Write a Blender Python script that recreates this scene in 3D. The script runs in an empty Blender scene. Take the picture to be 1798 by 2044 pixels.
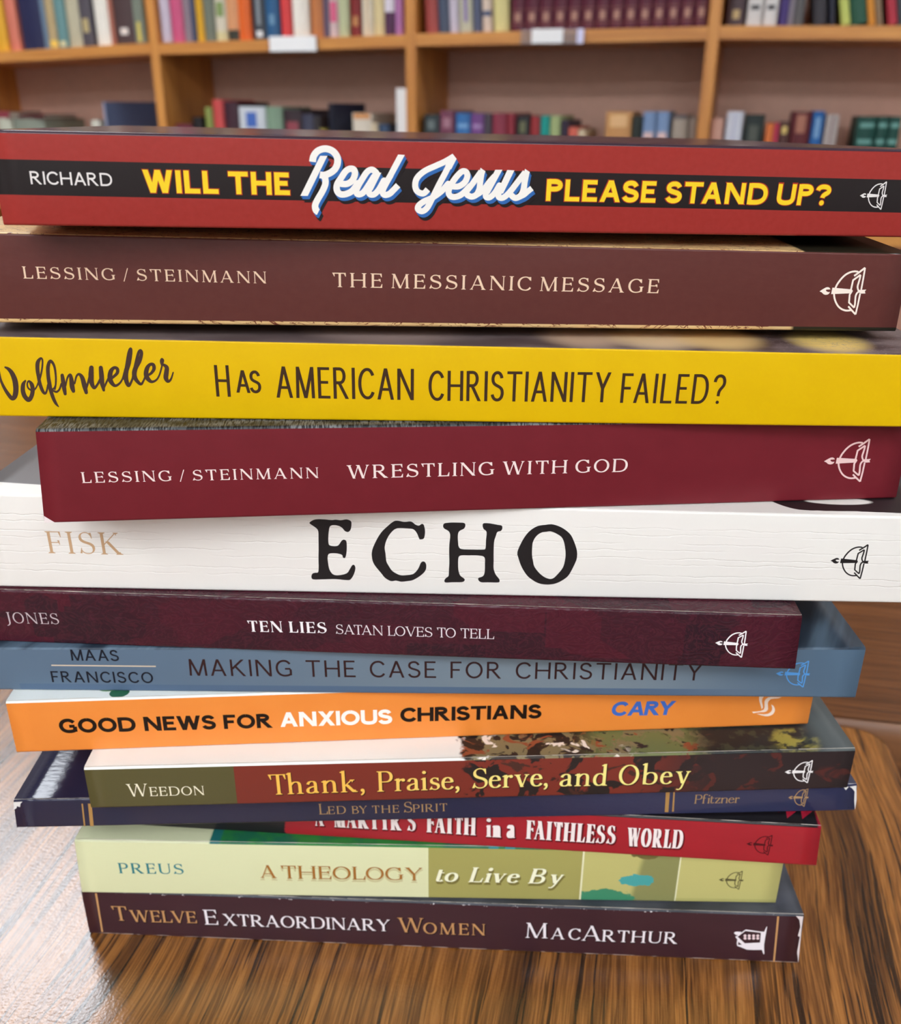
import bpy, bmesh, math, random
from mathutils import Vector, Matrix
from mathutils.geometry import delaunay_2d_cdt, tessellate_polygon
random.seed(7)
S = bpy.context.scene
C = S.collection
PI = math.pi
# ------------------------------------------------------------------ camera, light, exposure
F_PX, PITCH, ROLL, EYE = 1839.07, 0.41351, 0.00714, 0.23592   # focal length in px, tilt down, roll, eye height over the table
IW, IH = 1798, 2044
YAW = math.radians(17.0)          # the camera looks this far to the left of the bookcase's depth direction
ZT = 0.74                         # table top
RZ = Matrix.Rotation(YAW, 4, 'Z')
cam_d = bpy.data.cameras.new('camera'); cam = bpy.data.objects.new('camera', cam_d); C.objects.link(cam)
cam_d.sensor_fit = 'HORIZONTAL'; cam_d.sensor_width = 36.0; cam_d.lens = 36.0 * F_PX / IW
cam.matrix_world = Matrix.Translation((0, 0, ZT + EYE)) @ RZ @ Matrix.Rotation(PI/2 - PITCH, 4, 'X') @ Matrix.Rotation(ROLL, 4, 'Z')
cam_d.dof.use_dof = True; cam_d.dof.focus_distance = 0.212; cam_d.dof.aperture_fstop = cam_d.lens / 1.6
cam_d.clip_start = 0.01
S.camera = cam
S.view_settings.view_transform = 'Standard'; S.view_settings.look = 'None'
S.view_settings.gamma = 1; S.view_settings.use_curve_mapping = False
S.view_settings.exposure = 0.0
LAMP = 18.5                       # radiance of the ceiling panels
w = bpy.data.worlds.new('world'); S.world = w; w.use_nodes = True
w.node_tree.nodes['Background'].inputs[0].default_value = (0.9, 0.95, 1.0, 1); w.node_tree.nodes['Background'].inputs[1].default_value = 0.15
try:
    S.cycles.use_denoising = True
    S.cycles.max_bounces = 6
except Exception: pass

def ray(px, py):
    a, b = px - IW/2, py - IH/2
    c, s = math.cos(ROLL), math.sin(ROLL)
    u = (c*a + s*b)/F_PX; v = -(-s*a + c*b)/F_PX
    return Vector((u, math.cos(PITCH) + v*math.sin(PITCH), -math.sin(PITCH) + v*math.cos(PITCH)))
EYEP = Vector((0, 0, EYE))
def on_z(px, py, z=0.0):          # point of the stack's frame (table top = 0) at height z
    r = ray(px, py); return EYEP + r*((z - EYE)/r.z)
def W3(p): return RZ @ Vector(p) + Vector((0, 0, ZT))
def on_y(px, py, Y):              # point on a plane parallel to the bookcase's front, world
    r = RZ.to_3x3() @ ray(px, py); t = Y / r.y
    return Vector((r.x*t, Y, ZT + EYE + r.z*t))

# ------------------------------------------------------------------ helpers
def lin(c):
    return tuple(((x/255)/12.92 if x/255 <= .04045 else ((x/255 + .055)/1.055)**2.4) for x in c) + (1,)
class Sh:
    """a small node builder; art is laid out in the cover's own UV, in millimetres"""
    def __init__(s, name):
        s.m = bpy.data.materials.new(name); s.m.use_nodes = True; s.nt = s.m.node_tree
        s.b = s.nt.nodes['Principled BSDF']; s._uv = None
    def N(s, t, **k):
        n = s.nt.nodes.new(t)
        for a, v in k.items(): setattr(n, a, v)
        return n
    def L(s, sock, v):
        if isinstance(v, bpy.types.NodeSocket): s.nt.links.new(v, sock)
        elif isinstance(v, tuple) and len(v) == 3 and sock.type == 'RGBA': sock.default_value = lin(v)
        else: sock.default_value = v
    def uv(s):
        if not s._uv:
            n = s.N('ShaderNodeUVMap'); x = s.N('ShaderNodeSeparateXYZ'); s.nt.links.new(n.outputs[0], x.inputs[0])
            s._uv = (x.outputs[0], x.outputs[1])
        return s._uv
    def obj(s):
        n = s.N('ShaderNodeTexCoord'); x = s.N('ShaderNodeSeparateXYZ'); s.nt.links.new(n.outputs['Object'], x.inputs[0])
        return x.outputs[0], x.outputs[1], x.outputs[2]
    def mt(s, op, a, b=0.0, c=None):
        n = s.N('ShaderNodeMath', operation=op); s.L(n.inputs[0], a); s.L(n.inputs[1], b)
        if c is not None: s.L(n.inputs[2], c)
        return n.outputs[0]
    def step(s, x, e, soft=.05):
        n = s.N('ShaderNodeMapRange', interpolation_type='SMOOTHSTEP'); s.L(n.inputs[0], x)
        if isinstance(e, bpy.types.NodeSocket):
            s.L(n.inputs[0], s.mt('SUBTRACT', x, e)); e = 0.0
        n.inputs[1].default_value = e - soft; n.inputs[2].default_value = e + soft
        return n.outputs[0]
    def band(s, x, lo, hi, soft=.05): return s.mt('MULTIPLY', s.step(x, lo, soft), s.mt('SUBTRACT', 1.0, s.step(x, hi, soft)))
    def inv(s, x): return s.mt('SUBTRACT', 1.0, x)
    def mul(s, a, b): return s.mt('MULTIPLY', a, b)
    def mix(s, f, a, b):
        n = s.N('ShaderNodeMix', data_type='RGBA'); s.L(n.inputs[0], f); s.L(n.inputs[6], a); s.L(n.inputs[7], b)
        return n.outputs[2]
    def noise(s, x, y, z=0.0, scale=1.0, detail=3.0, rough=.5, dist=0.0):
        v = s.N('ShaderNodeCombineXYZ'); s.L(v.inputs[0], x); s.L(v.inputs[1], y); s.L(v.inputs[2], z)
        n = s.N('ShaderNodeTexNoise'); s.nt.links.new(v.outputs[0], n.inputs['Vector'])
        n.inputs['Scale'].default_value = scale; n.inputs['Detail'].default_value = detail
        n.inputs['Roughness'].default_value = rough; n.inputs['Distortion'].default_value = dist
        return n.outputs[0]
    def ell(s, x, y, x0, y0, a, b, soft=.15, wob=0.0):
        e = s.mt('ADD', s.mt('POWER', s.mt('ABSOLUTE', s.mt('MULTIPLY', s.mt('SUBTRACT', x, x0), 1/a)), 2.0),
                 s.mt('POWER', s.mt('ABSOLUTE', s.mt('MULTIPLY', s.mt('SUBTRACT', y, y0), 1/b)), 2.0))
        if wob: e = s.mt('ADD', e, s.mul(s.mt('SUBTRACT', s.noise(x, y, scale=.35), .5), wob))
        return s.inv(s.step(e, 1.0, soft))
    def done(s, col, rough=.4, spec=.5, bump=None, bs=.1, bd=.0002, emit=None, trans=None, coat=0.0):
        s.L(s.b.inputs['Base Color'], col); s.L(s.b.inputs['Roughness'], rough)
        s.b.inputs['Specular IOR Level'].default_value = spec
        if coat: s.b.inputs['Coat Weight'].default_value = coat; s.b.inputs['Coat Roughness'].default_value = .22
        if bump is not None:
            n = s.N('ShaderNodeBump'); s.L(n.inputs['Height'], bump); n.inputs['Strength'].default_value = bs; n.inputs['Distance'].default_value = bd
            s.nt.links.new(n.outputs[0], s.b.inputs['Normal']); s.nt.links.new(n.outputs[0], s.b.inputs['Coat Normal'])
        if emit: s.b.inputs['Emission Color'].default_value = lin(emit[0]); s.b.inputs['Emission Strength'].default_value = emit[1]
        if trans is not None: s.b.inputs['Transmission Weight'].default_value = trans
        return s.m
_flat = {}
def flat(c, rough=.45, spec=.4):
    k = (c, rough, spec)
    if k not in _flat:
        _flat[k] = Sh('ink_%d_%d_%d' % c).done(c, rough, spec)
    return _flat[k]

def mesh_obj(name, verts, faces, mats, parent=None, fm=None, uvs=None, smooth=None):
    me = bpy.data.meshes.new(name); me.from_pydata(verts, [], faces)
    for m in mats: me.materials.append(m)
    if fm:
        for p, i in zip(me.polygons, fm): p.material_index = i
    if uvs:
        l = me.uv_layers.new(name='UVMap')
        for p in me.polygons:
            for k, li in enumerate(p.loop_indices): l.data[li].uv = uvs[p.index][k]
    if smooth:
        for p in me.polygons: p.use_smooth = smooth[p.index] if isinstance(smooth, list) else True
    me.update()
    o = bpy.data.objects.new(name, me); C.objects.link(o)
    if parent: o.parent = parent
    return o
def bm_obj(name, bm, mats, parent=None, smooth=False):
    bmesh.ops.recalc_face_normals(bm, faces=bm.faces)
    me = bpy.data.meshes.new(name); bm.to_mesh(me); bm.free()
    for m in (mats if isinstance(mats, list) else [mats]): me.materials.append(m)
    if smooth:
        for p in me.polygons: p.use_smooth = True
    o = bpy.data.objects.new(name, me); C.objects.link(o)
    if parent: o.parent = parent
    return o
def add_box(bm, x0, x1, y0, y1, z0, z1, bev=0.0, mi=0):
    vs = [bm.verts.new((x, y, z)) for x in (x0, x1) for y in (y0, y1) for z in (z0, z1)]
    fs = [bm.faces.new([vs[i] for i in q]) for q in ((0,1,3,2),(4,6,7,5),(0,4,5,1),(2,3,7,6),(0,2,6,4),(1,5,7,3))]
    for f in fs: f.material_index = mi
    if bev:
        es = list({e for f in fs for e in f.edges})
        r = bmesh.ops.bevel(bm, geom=es, offset=bev, segments=2, affect='EDGES', profile=.5)
        for f in r['faces']: f.material_index = mi
    return vs
def box(name, x0, x1, y0, y1, z0, z1, mat, parent=None, bev=0.0):
    bm = bmesh.new(); add_box(bm, x0, x1, y0, y1, z0, z1, bev); return bm_obj(name, bm, mat, parent)
def tag(o, label, cat, group=None):
    o['label'] = label; o['category'] = cat
    if group: o['group'] = group
    return o
def thing(name, label, cat, loc=(0, 0, 0), rz=0.0, group=None):
    o = bpy.data.objects.new(name, None); C.objects.link(o); o.location = loc; o.rotation_euler = (0, 0, rz)
    o.empty_display_size = .02
    return tag(o, label, cat, group)
def struct(o): o['kind'] = 'structure'; return o
# ------------------------------------------------------------------ room
def plain(name, c, rough=.8, sc=40, amt=.04):
    s = Sh(name); x, y, z = s.obj(); n = s.noise(x, y, z, scale=sc)
    d = tuple(max(0, v*(1 - amt*3)) for v in c)
    return s.done(s.mix(n, tuple(min(255, v*(1+amt)) for v in c), d), rough, .3, bump=n, bs=.05, bd=.001)
YB = 2.12                         # front of the bookcase
X0, X1, Y0, Y1, ZC = -4.4, 4.4, -4.2, YB + .36, 2.72
def room():
    wall = plain('painted_wall', (224, 218, 212)); carpet = plain('carpet', (104, 100, 98), .95, 300, .2); ceil = plain('ceiling_tile', (232, 230, 225), .9, 30)
    struct(box('floor', X0, X1, Y0, Y1, -.1, 0, carpet))
    struct(box('ceiling', X0, X1, Y0, Y1, ZC, ZC + .1, ceil))
    struct(box('wall_back', X0, X1, Y1, Y1 + .1, 0, ZC, wall)); struct(box('wall_front', X0, X1, Y0 - .1, Y0, 0, ZC, wall))
    struct(box('wall_left', X0 - .1, X0, Y0, Y1, 0, ZC, wall)); struct(box('wall_right', X1, X1 + .1, Y0, Y1, 0, ZC, wall))
    struct(box('baseboard_left', X0, X0 + .012, Y0, Y1, 0, .1, flat((90, 60, 40))))
    struct(box('baseboard_right', X1 - .012, X1, Y0, Y1, 0, .1, flat((90, 60, 40))))
    fr = flat((225, 225, 222), .5)
    s = Sh('lamp_diffuser'); df = s.done((250, 250, 250), .6, .3, emit=((238, 244, 251), LAMP))
    for k, (lx, ly, w_) in enumerate([(-1.72, 1.45, 'over the left end of the bookcase'), (1.75, 1.2, 'over the right end of the bookcase'), (-1.75, -1.75, 'left behind the camera'),
                            (1.75, -1.75, 'right behind the camera'), (0, -1.75, 'added in the middle behind the camera for front light'), (-1.75, -3.4, 'at the far left of the room behind'), (0, -3.4, 'added at the far end behind for front light'), (1.75, -3.4, 'at the far right of the room behind')]):  # unseen middle column is added to put more front light on the spines
        t = thing('ceiling_light', 'recessed white ceiling light panel ' + w_, 'ceiling light', (lx, ly, ZC), 0, 'ceiling light panels')
        bm = bmesh.new()
        for a in ((-.62, .62, -.32, -.29), (-.62, .62, .29, .32), (-.62, -.59, -.29, .29), (.59, .62, -.29, .29)): add_box(bm, *a, -.025, -.001)
        bm_obj('frame', bm, fr, t); box('diffuser', -.589, .589, -.289, .289, -.015, -.004, df, t)
    t = thing('strip_light', 'slim white strip light on the ceiling just in front of the bookcase', 'ceiling light', (-1.95, 1.93, ZC))
    box('housing', -.62, .62, -.05, .05, -.04, -.001, fr, t, .004); box('diffuser', -.6, .6, -.035, .035, -.055, -.041, df, t, .006)
room()

# ------------------------------------------------------------------ tables
def laminate(name, seed, c0, c1, c2, con):
    s = Sh(name); x, y, z = s.obj()
    wob = s.mt('SUBTRACT', s.noise(s.mul(x, 6.0), s.mul(y, 4.0), seed, 1.0, 2.0), .5)
    w2 = s.mt('SUBTRACT', s.noise(s.mul(x, 40.0), s.mul(y, 22.0), seed + 9, 1.0, 2.0), .5)
    xx = s.mt('ADD', s.mt('ADD', x, s.mul(wob, .03)), s.mul(w2, .0022))
    broad = s.noise(s.mul(xx, 70.0), s.mul(y, 2.5), seed + 3, 1.0, 3.0, .6)
    n1 = s.noise(s.mul(xx, 210.0), s.mul(y, 5.0), seed, 1.0, 4.0, .62)
    fib = s.noise(s.mul(xx, 1500.0), s.mul(y, 40.0), seed + 5, 1.0, 3.0, .6)
    streak = s.noise(s.mul(xx, 480.0), s.mul(y, 10.0), seed + 7, 1.0, 4.0, .66)
    col = s.mix(s.step(n1, .5, .17), c0, c1)
    col = s.mix(s.mul(s.step(fib, .55, .14), .42), col, c2)
    col = s.mix(s.mul(s.inv(s.step(fib, .43, .12)), .3*con), col, (52, 32, 18))
    col = s.mix(s.mul(s.inv(s.step(broad, .44, .05)), .62*con), col, (60, 35, 19))
    dk = s.mul(s.inv(s.step(streak, .44, .03)), s.inv(s.step(broad, .58, .08)))
    col = s.mix(s.mul(dk, .9*con), col, (34, 20, 11))
    bp = s.noise(s.mul(x, 1100.0), s.mul(y, 1100.0), 0.0, 1.0, 2.0, .5)
    return s.done(col, .235, .8, bump=bp, bs=.28, bd=.00035)
WL = laminate('walnut_laminate', 1.0, (102, 60, 25), (160, 102, 46), (204, 138, 70), 1.0)
WF = laminate('dark_walnut_laminate', 4.0, (90, 54, 30), (116, 72, 40), (126, 82, 48), .35)
def edge_mat():
    s = Sh('table_edge'); x, y, z = s.obj(); n = s.noise(s.mul(x, 20.0), s.mul(y, 20.0), s.mul(z, 300.0), 1.0, 3.0)
    return s.done(s.mix(n, (150, 98, 58), (104, 66, 38)), .4)
EM = edge_mat(); STEEL = flat((70, 66, 62), .45)
def rounded(bm, x0, x1, y0, y1, z0, z1, r, n=6):
    pts = []
    for cx, cy, a0 in ((x1 - r, y1 - r, 0), (x0 + r, y1 - r, 90), (x0 + r, y0 + r, 180), (x1 - r, y0 + r, 270)):
        for k in range(n + 1):
            a = math.radians(a0 + 90*k/n); pts.append((cx + r*math.cos(a), cy + r*math.sin(a)))
    lo = [bm.verts.new((p[0], p[1], z0)) for p in pts]; hi = [bm.verts.new((p[0], p[1], z1)) for p in pts]
    bm.faces.new(hi); bm.faces.new(lo[::-1])
    for i in range(len(pts)):
        j = (i + 1) % len(pts); bm.faces.new((lo[i], lo[j], hi[j], hi[i]))
def table(label, az, x0, x1, y0, y1, spin):
    t = thing('wooden_table', label, 'table', (0, 0, 0), YAW - az, 'wood grain tables')
    cx, cy = (x0 + x1)/2, (y0 + y1)/2
    bm = bmesh.new(); hx, hy = (x1 - x0)/2, (y1 - y0)/2
    if spin: hx, hy = hy, hx
    rounded(bm, -hx + .003, hx - .003, -hy + .003, hy - .003, -.026, 0, .012)
    top = bm_obj('tabletop', bm, WF if spin else WL, t); top.location = (cx, cy, ZT)
    if spin: top.rotation_euler.z = PI/2
    # the edge band is a rounded ring round the top
    bm = bmesh.new(); prof = []
    for k in range(7):
        a = -PI/2 + PI*k/6; prof.append((.003 + .0035*math.cos(a), -.0135 + .0128*math.sin(a)))
    base = []; r = .012
    hx, hy = (x1 - x0)/2, (y1 - y0)/2
    for qx, qy, a0 in ((hx - r, hy - r, 0), (-hx + r, hy - r, 90), (-hx + r, -hy + r, 180), (hx - r, -hy + r, 270)):
        for k in range(7):
            a = math.radians(a0 + 15*k); base.append((qx + (r - .006)*math.cos(a), qy + (r - .006)*math.sin(a), math.cos(a), math.sin(a)))
    rings = [[bm.verts.new((cx + bx + nx*o, cy + by + ny*o, ZT + h)) for o, h in prof] for bx, by, nx, ny in base]
    for i in range(len(rings)):
        j = (i + 1) % len(rings)
        for k in range(6): bm.faces.new((rings[i][k], rings[j][k], rings[j][k+1], rings[i][k+1]))
    bm_obj('edge_band', bm, EM, t, True)
    bm = bmesh.new()
    for a in ((x0+.06, x1-.06, y0+.06, y0+.08), (x0+.06, x1-.06, y1-.08, y1-.06), (x0+.06, x0+.08, y0+.08, y1-.08), (x1-.08, x1-.06, y0+.08, y1-.08)): add_box(bm, *a, ZT - .095, ZT - .026)
    bm_obj('apron', bm, flat((74, 46, 28), .5), t)
    for lx in (x0 + .055, x1 - .095):
        for ly in (y0 + .055, y1 - .095):
            bm = bmesh.new(); add_box(bm, lx, lx + .04, ly, ly + .04, .012, ZT - .0265, .004)
            lg = bm_obj('leg', bm, STEEL, t)
            bm = bmesh.new(); bmesh.ops.create_cone(bm, cap_ends=True, segments=16, radius1=.022, radius2=.02, depth=.012, matrix=Matrix.Translation((lx + .02, ly + .02, .006)))
            bm_obj('glide', bm, flat((40, 38, 36), .6), lg)
AZ = math.radians(10.0)
def tframe(p): return (p.x*math.cos(AZ) - p.y*math.sin(AZ), p.x*math.sin(AZ) + p.y*math.cos(AZ))
cxy = tframe(on_z(1752, 1456)); NX, NY = cxy[0] + .004, cxy[1] + .002
table('wood grain table carrying the stack of books', AZ, NX - 1.25, NX, NY - .76, NY, False)
table('second wood grain table beyond the stack, its grain running crossways', AZ, NX - 1.05, NX + .75, NY + .0015, NY + .7615, True)

# ------------------------------------------------------------------ bookcase
def oak(name, ax, c1=(226, 156, 78), c2=(190, 120, 56)):
    s = Sh(name); q = list(s.obj())
    for i in range(3): q[i] = s.mul(q[i], 4.0 if i == ax else 70.0)
    n = s.noise(*q, scale=1.0, detail=4.0, rough=.6)
    return s.done(s.mix(s.step(n, .5, .25), c2, c1), .4, .5, bump=n, bs=.05, bd=.0005)
OAKX = oak('oak_shelf', 0); OAKZ = oak('oak_upright', 2)
BACK = plain('bookcase_back', (218, 174, 154), .7, 60, .02)
DEP = .25                          # shelf depth
ups = [on_y(304, 67, YB).x, on_y(819, 67, YB).x, on_y(1426, 44, YB).x]
ups = [ups[0] - .62] + ups + [ups[2] + .68]
UW = .024
bt = {}                            # top heights of the upper shelf boards at both ends of a bay
bays = [((0, 103), (292, 85.5)), ((317, 86), (806, 69)), ((832, 67), (1410, 52.5)), ((1440, 51), (1798, 51))]
case = thing('bookcase', 'honey oak wall bookcase with four bays behind the table', 'bookcase', (0, 0, 0))
bm_top = 1.95
for i, x in enumerate(ups):
    bm = bmesh.new(); add_box(bm, x - UW/2, x + UW/2, YB, YB + DEP, .0, bm_top, .0015); bm_obj('upright', bm, OAKZ, case)
ZLOW = ZT + EYE + .115 - .345
for i in range(4):
    a, b = ups[i] + UW/2 + .0002, ups[i+1] - UW/2 - .0002
    (p, q), (r_, t_) = bays[i]
    A, B = on_y(p, q, YB), on_y(r_, t_, YB); k = (B.z - A.z)/(B.x - A.x)
    za, zb = A.z + k*(a - A.x), A.z + k*(b - A.x)
    bt[i] = (a, b, za, zb)
    for nm, h0, h1 in (('shelf', za, zb), ('shelf', ZLOW, ZLOW), ('shelf', .42, .42), ('shelf', za + .40, zb + .40), ('base_board', .10, .10), ('top_board', bm_top - .001, bm_top - .001)):
        bm = bmesh.new(); vs = add_box(bm, a, b, YB + .0005, YB + DEP - .012, -.024, 0)
        for v in vs: v.co.z += h0 + (h1 - h0)*(v.co.x - a)/(b - a)
        bm_obj(nm, bm, OAKX, case)
box('back_panel', ups[0], ups[-1], YB + DEP - .0118, YB + DEP - .004, .02, bm_top - .002, BACK, case)
bm = bmesh.new(); add_box(bm, ups[0] - UW/2, ups[-1] + UW/2, YB - .012, YB + DEP, bm_top + .0002, bm_top + .03, .004); bm_obj('cornice', bm, OAKX, case)
def shelf_z(x):
    for i in range(4):
        a, b, za, zb = bt[i]
        if a - .03 <= x <= b + .03: return za + (zb - za)*(x - a)/(b - a)
    return bt[3][3]

def label_holder(lab, px0, px1, py0, py1, clear=None):
    P, Q = on_y(px0, py0, YB - .003), on_y(px1, py1, YB - .003)
    t = thing('shelf_label', lab, 'shelf label', ((P.x + Q.x)/2, YB - .0005, Q.z), 0, 'shelf labels')
    hw, h = (Q.x - P.x)/2, P.z - Q.z
    box('card', -hw, hw, -.0048, -.0038, 0, h, flat((250, 248, 246), .5), t)
    s = Sh('clear_plastic'); pm = s.done((235, 235, 245), .08, .5, trans=.92)
    w0, w1 = (-hw*1.06, hw*1.06)
    if clear: w0, w1 = on_y(clear[0], 70, YB).x - t.location.x, on_y(clear[1], 70, YB).x - t.location.x
    bm = bmesh.new(); add_box(bm, w0, w1, -.0036, -.0026, -.002, h*1.02); add_box(bm, w0, w1, -.0026, -.0003, -.002, 0)
    bm_obj('clear_holder', bm, pm, t)
    if clear:
        box('end_clip', w1 - .014, w1, -.006, -.0037, -.001, h*.95, flat((226, 222, 250), .2), t)
label_holder('white shelf label card on the upper shelf edge under the white book', 538, 632, 73, 102)
label_holder('white shelf label in a wide clear holder under the maroon volumes', 1062, 1123, 58, 86, (1040, 1166))
# ------------------------------------------------------------------ books on the shelves
_sm = {}
def cloth(c, rough=.5):
    k = (c, rough)
    if k not in _sm:
        s = Sh('cover_%d_%d_%d' % c); x, y, z = s.obj()
        n = s.noise(s.mul(x, 300.0), s.mul(y, 300.0), s.mul(z, 40.0), 1.0, 3.0)
        d = tuple(v*.86 for v in c)
        _sm[k] = s.done(s.mix(n, c, d), rough, .4)
    return _sm[k]
def paper_mat(name, c, d, ax):
    s = Sh(name); q = list(s.obj()); q = [s.mul(v, 2500.0 if i == ax else 15.0) for i, v in enumerate(q)]
    n = s.noise(*q, scale=1.0, detail=2.0)
    return s.done(s.mix(n, c, d), .85, .1, bump=n, bs=.3, bd=.0002)
PAPER_X = paper_mat('page_edges', (236, 226, 204), (196, 182, 156), 0)
PAPER_Z = paper_mat('page_edges_flat', (240, 234, 218), (206, 196, 174), 2)
REC = .012                         # spines stand this far behind the shelf's front edge
def shelf_book(label, x0, x1, zb, h, col, cat='book', lean=0.0, bands=(), rz=0.0, dep=.165, group=None, yf=None, rough=.5, flatlay=False):
    """a hard or soft bound book: rounded spine and boards in one cover, a page block, printed bands on the spine"""
    g = .0003; wd = x1 - x0 - 2*g; th = min(.0026, wd*.14); bul = min(.006, wd*.16); sq = .003
    off = wd/2 if lean == 0 else (0 if lean < 0 else wd)
    px = x0 + g + off
    t = thing('book', label, cat, (px, YB + REC if yf is None else yf, zb), rz, group)
    t.rotation_euler.y = lean
    n = 8
    outer = [(wd*k/n, -bul*(1 - (2*k/n - 1)**2) + bul) for k in range(n + 1)]
    ring = [(0.0, dep)] + outer + [(wd, dep), (wd - th, dep)] + [(wd - th - (wd - 2*th)*k/n, th + bul - bul*(1 - (2*k/n - 1)**2)) for k in range(n + 1)] + [(th, dep)]
    bm = bmesh.new()
    lo = [bm.verts.new((p[0] - off, p[1], 0)) for p in ring]; hi = [bm.verts.new((p[0] - off, p[1], h)) for p in ring]
    m = len(ring)
    for i in range(m): bm.faces.new((lo[i], lo[(i+1) % m], hi[(i+1) % m], hi[i]))
    for vs in (lo, hi):
        f = bm.faces.new(vs); bmesh.ops.triangulate(bm, faces=[f])
    cv = bm_obj('cover', bm, cloth(col, rough), t)
    bm = bmesh.new(); add_box(bm, th + .0002 - off, wd - th - .0002 - off, th + bul + .0008, dep - sq, sq, h - sq)
    bm_obj('page_block', bm, PAPER_X, t)
    for b in bands:                # (from, to in metres from the foot, colour, share of the width)
        z0, z1, c = b[:3]; fr = b[3] if len(b) > 3 else 1.0
        bm = bmesh.new(); ks = [.5 + (k/8 - .5)*fr*.96 for k in range(9)]
        pts = [(wd*k - off, bul - bul*(1 - (2*k - 1)**2) - .0002) for k in ks]
        l = [bm.verts.new((p[0], p[1], z0)) for p in pts]; u = [bm.verts.new((p[0], p[1], z1)) for p in pts]
        for i in range(8): bm.faces.new((l[i], l[i+1], u[i+1], u[i]))
        bm_obj('spine_label', bm, flat(c, .45), cv)
    return t
YS = YB + REC
BAY = ('left', 'second', 'third', 'right-hand')
def bay_of(px): return 0 if px < 304 else 1 if px < 819 else 2 if px < 1426 else 3
GOLD = (206, 172, 104)
U = [ # px left, px right at the foot, colour, words, lean (rad), bands, height
 (-22,-12,(70,60,70),'dark grey'), (-11,13,(238,176,44),'golden yellow'), (18,38,(228,128,104),'salmon pink'), (44,87,(36,38,78),'wide navy blue'), (88,97,(112,134,156),'narrow blue-grey'),
 (97,114,(196,170,124),'tan',0,[(.004,.018,(240,200,90))]), (115,135,(110,152,152),'grey-teal',0,[(.004,.015,(220,210,160),.6)]), (137,163,(202,192,162),'beige'),
 (163,187,(88,80,88),'mottled dark grey',0,[(.03,.06,(190,170,120),.5)]), (193,222,(252,244,230),'thick white'), (222,231,(184,112,92),'narrow rosy brown'),
 (231,270,(84,62,62),'thick dark brown',0,[(.02,.034,(240,225,215),.4)]), (270,290,(132,140,124),'olive grey',0,[(.004,.045,(220,200,90),.35)]),
 (323,342,(216,202,218),'pale lavender'), (344,368,(218,92,134),'bright pink'), (370,384,(152,132,142),'mauve grey'), (384,394,(70,76,104),'slate blue'), (395,409,(232,174,36),'sunny yellow'),
 (410,430,(122,128,112),'grey-green'), (432,454,(228,218,194),'cream and green',0,[(0.001,.02,(210,200,150)),(.05,.08,(130,150,90),.7)]), (455,478,(232,162,112),'peach',0,[(.001,.022,(50,52,42))]),
 (478,502,(242,108,38),'orange'), (507,531,(66,72,80),'charcoal',0,[(.006,.018,(235,235,235),.5),(.03,.09,(140,145,150),.3)]), (532,558,(46,98,144),'blue',0,[(.03,.05,(110,150,180),.4)]),
 (563,582,(232,70,70),'red'), (585,617,(255,246,232),'wide white'), (622,646,(206,126,72),'orange tan'), (647,657,(100,84,110),'grey violet'),
 (658,676,(222,194,194),'pink flowered',0,[(.03,.07,(215,95,130),.8)]), (677,697,(202,206,162),'pale green'), (701,720,(142,42,42),'dark red',0,[(.02,.04,(190,130,80),.6)]),
 (723,745,(236,222,196),'cream',0,[(.004,.09,(214,180,140),.15)]), (747,767,(236,214,160),'pale straw'), (768,788,(90,48,84),'purple',0,[(.045,.09,(225,215,225))]), (789,804,(192,124,182),'lilac'),
 (850,874,(178,78,72),'terracotta',-.05), (876,896,(80,90,112),'slate grey',-.05), (898,915,(216,204,218),'pale violet',-.05), (917,943,(206,202,176),'cream and purple',-.05,[(.02,.09,(140,120,170),.3)]),
 (945,960,(94,100,126),'dull blue',-.05), (963,981,(236,212,192),'pinkish cream',-.05,[(.03,.04,(80,90,120))]), (985,1014,(236,222,152),'pale yellow',-.05),
]
n0 = len(U)
MS = [1018 + 27.9*k for k in range(15)]
MR = [(1446,1479,(86,66,70),'dark brown',0,[(.012,.028,(200,170,120),.45)]), (1484,1514,(236,230,226),'white black-marked',0,[(.028,.036,(50,45,50),.6)]), (1517,1544,(238,232,228),'second white black-marked',0,[(.028,.036,(50,45,50),.6)]),
 (1548,1566,(74,54,122),'purple-blue'), (1566,1577,(142,132,142),'narrow lilac grey'), (1577,1597,(100,96,96),'grey'), (1618,1644,(58,54,60),'near-black',-.15), (1651,1660,(48,50,66),'navy',-.15),
 (1674,1692,(208,218,112),'lime yellow',-.24), (1694,1726,(40,92,70),'dark green',-.24), (1728,1742,(232,152,50),'amber',-.24), (1744,1756,(152,124,94),'beige brown',-.24), (1767,1785,(194,52,70),'crimson',-.24), (1788,1815,(80,86,92),'dark grey',-.24)]
def place_upper(lst):
    for i, e in enumerate(lst):
        px0, px1, col, wd = e[:4]; lean = e[4] if len(e) > 4 else 0; bands = e[5] if len(e) > 5 else []
        b = bay_of((px0 + px1)/2)
        x0, x1 = on_y(px0, 84, YS).x, on_y(px1, 84, YS).x
        prv = next((q[3] for q in lst[i-1:i] if bay_of(q[0] + 5) == b), None); nxt = next((q[3] for q in lst[i+1:i+2] if bay_of(q[0] + 5) == b), None)
        if prv and nxt: where = 'between %s and %s' % (prv, nxt)
        elif nxt: where = 'leftmost, beside %s' % nxt
        elif prv: where = 'rightmost, beside %s' % prv
        h = random.uniform(.205, .245) if lean > -.1 else .15 if lean > -.2 else .125
        zs = [shelf_z(x0), shelf_z(x1)]
        z = max(zs) if lean == 0 else zs[0]
        shelf_book('%s book, upper shelf, %s bay, %s' % (wd, BAY[b], where), x0, x1, z + .0003, h, col, lean=lean, bands=bands, group='books on the upper shelf')
place_upper(U); 
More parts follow.
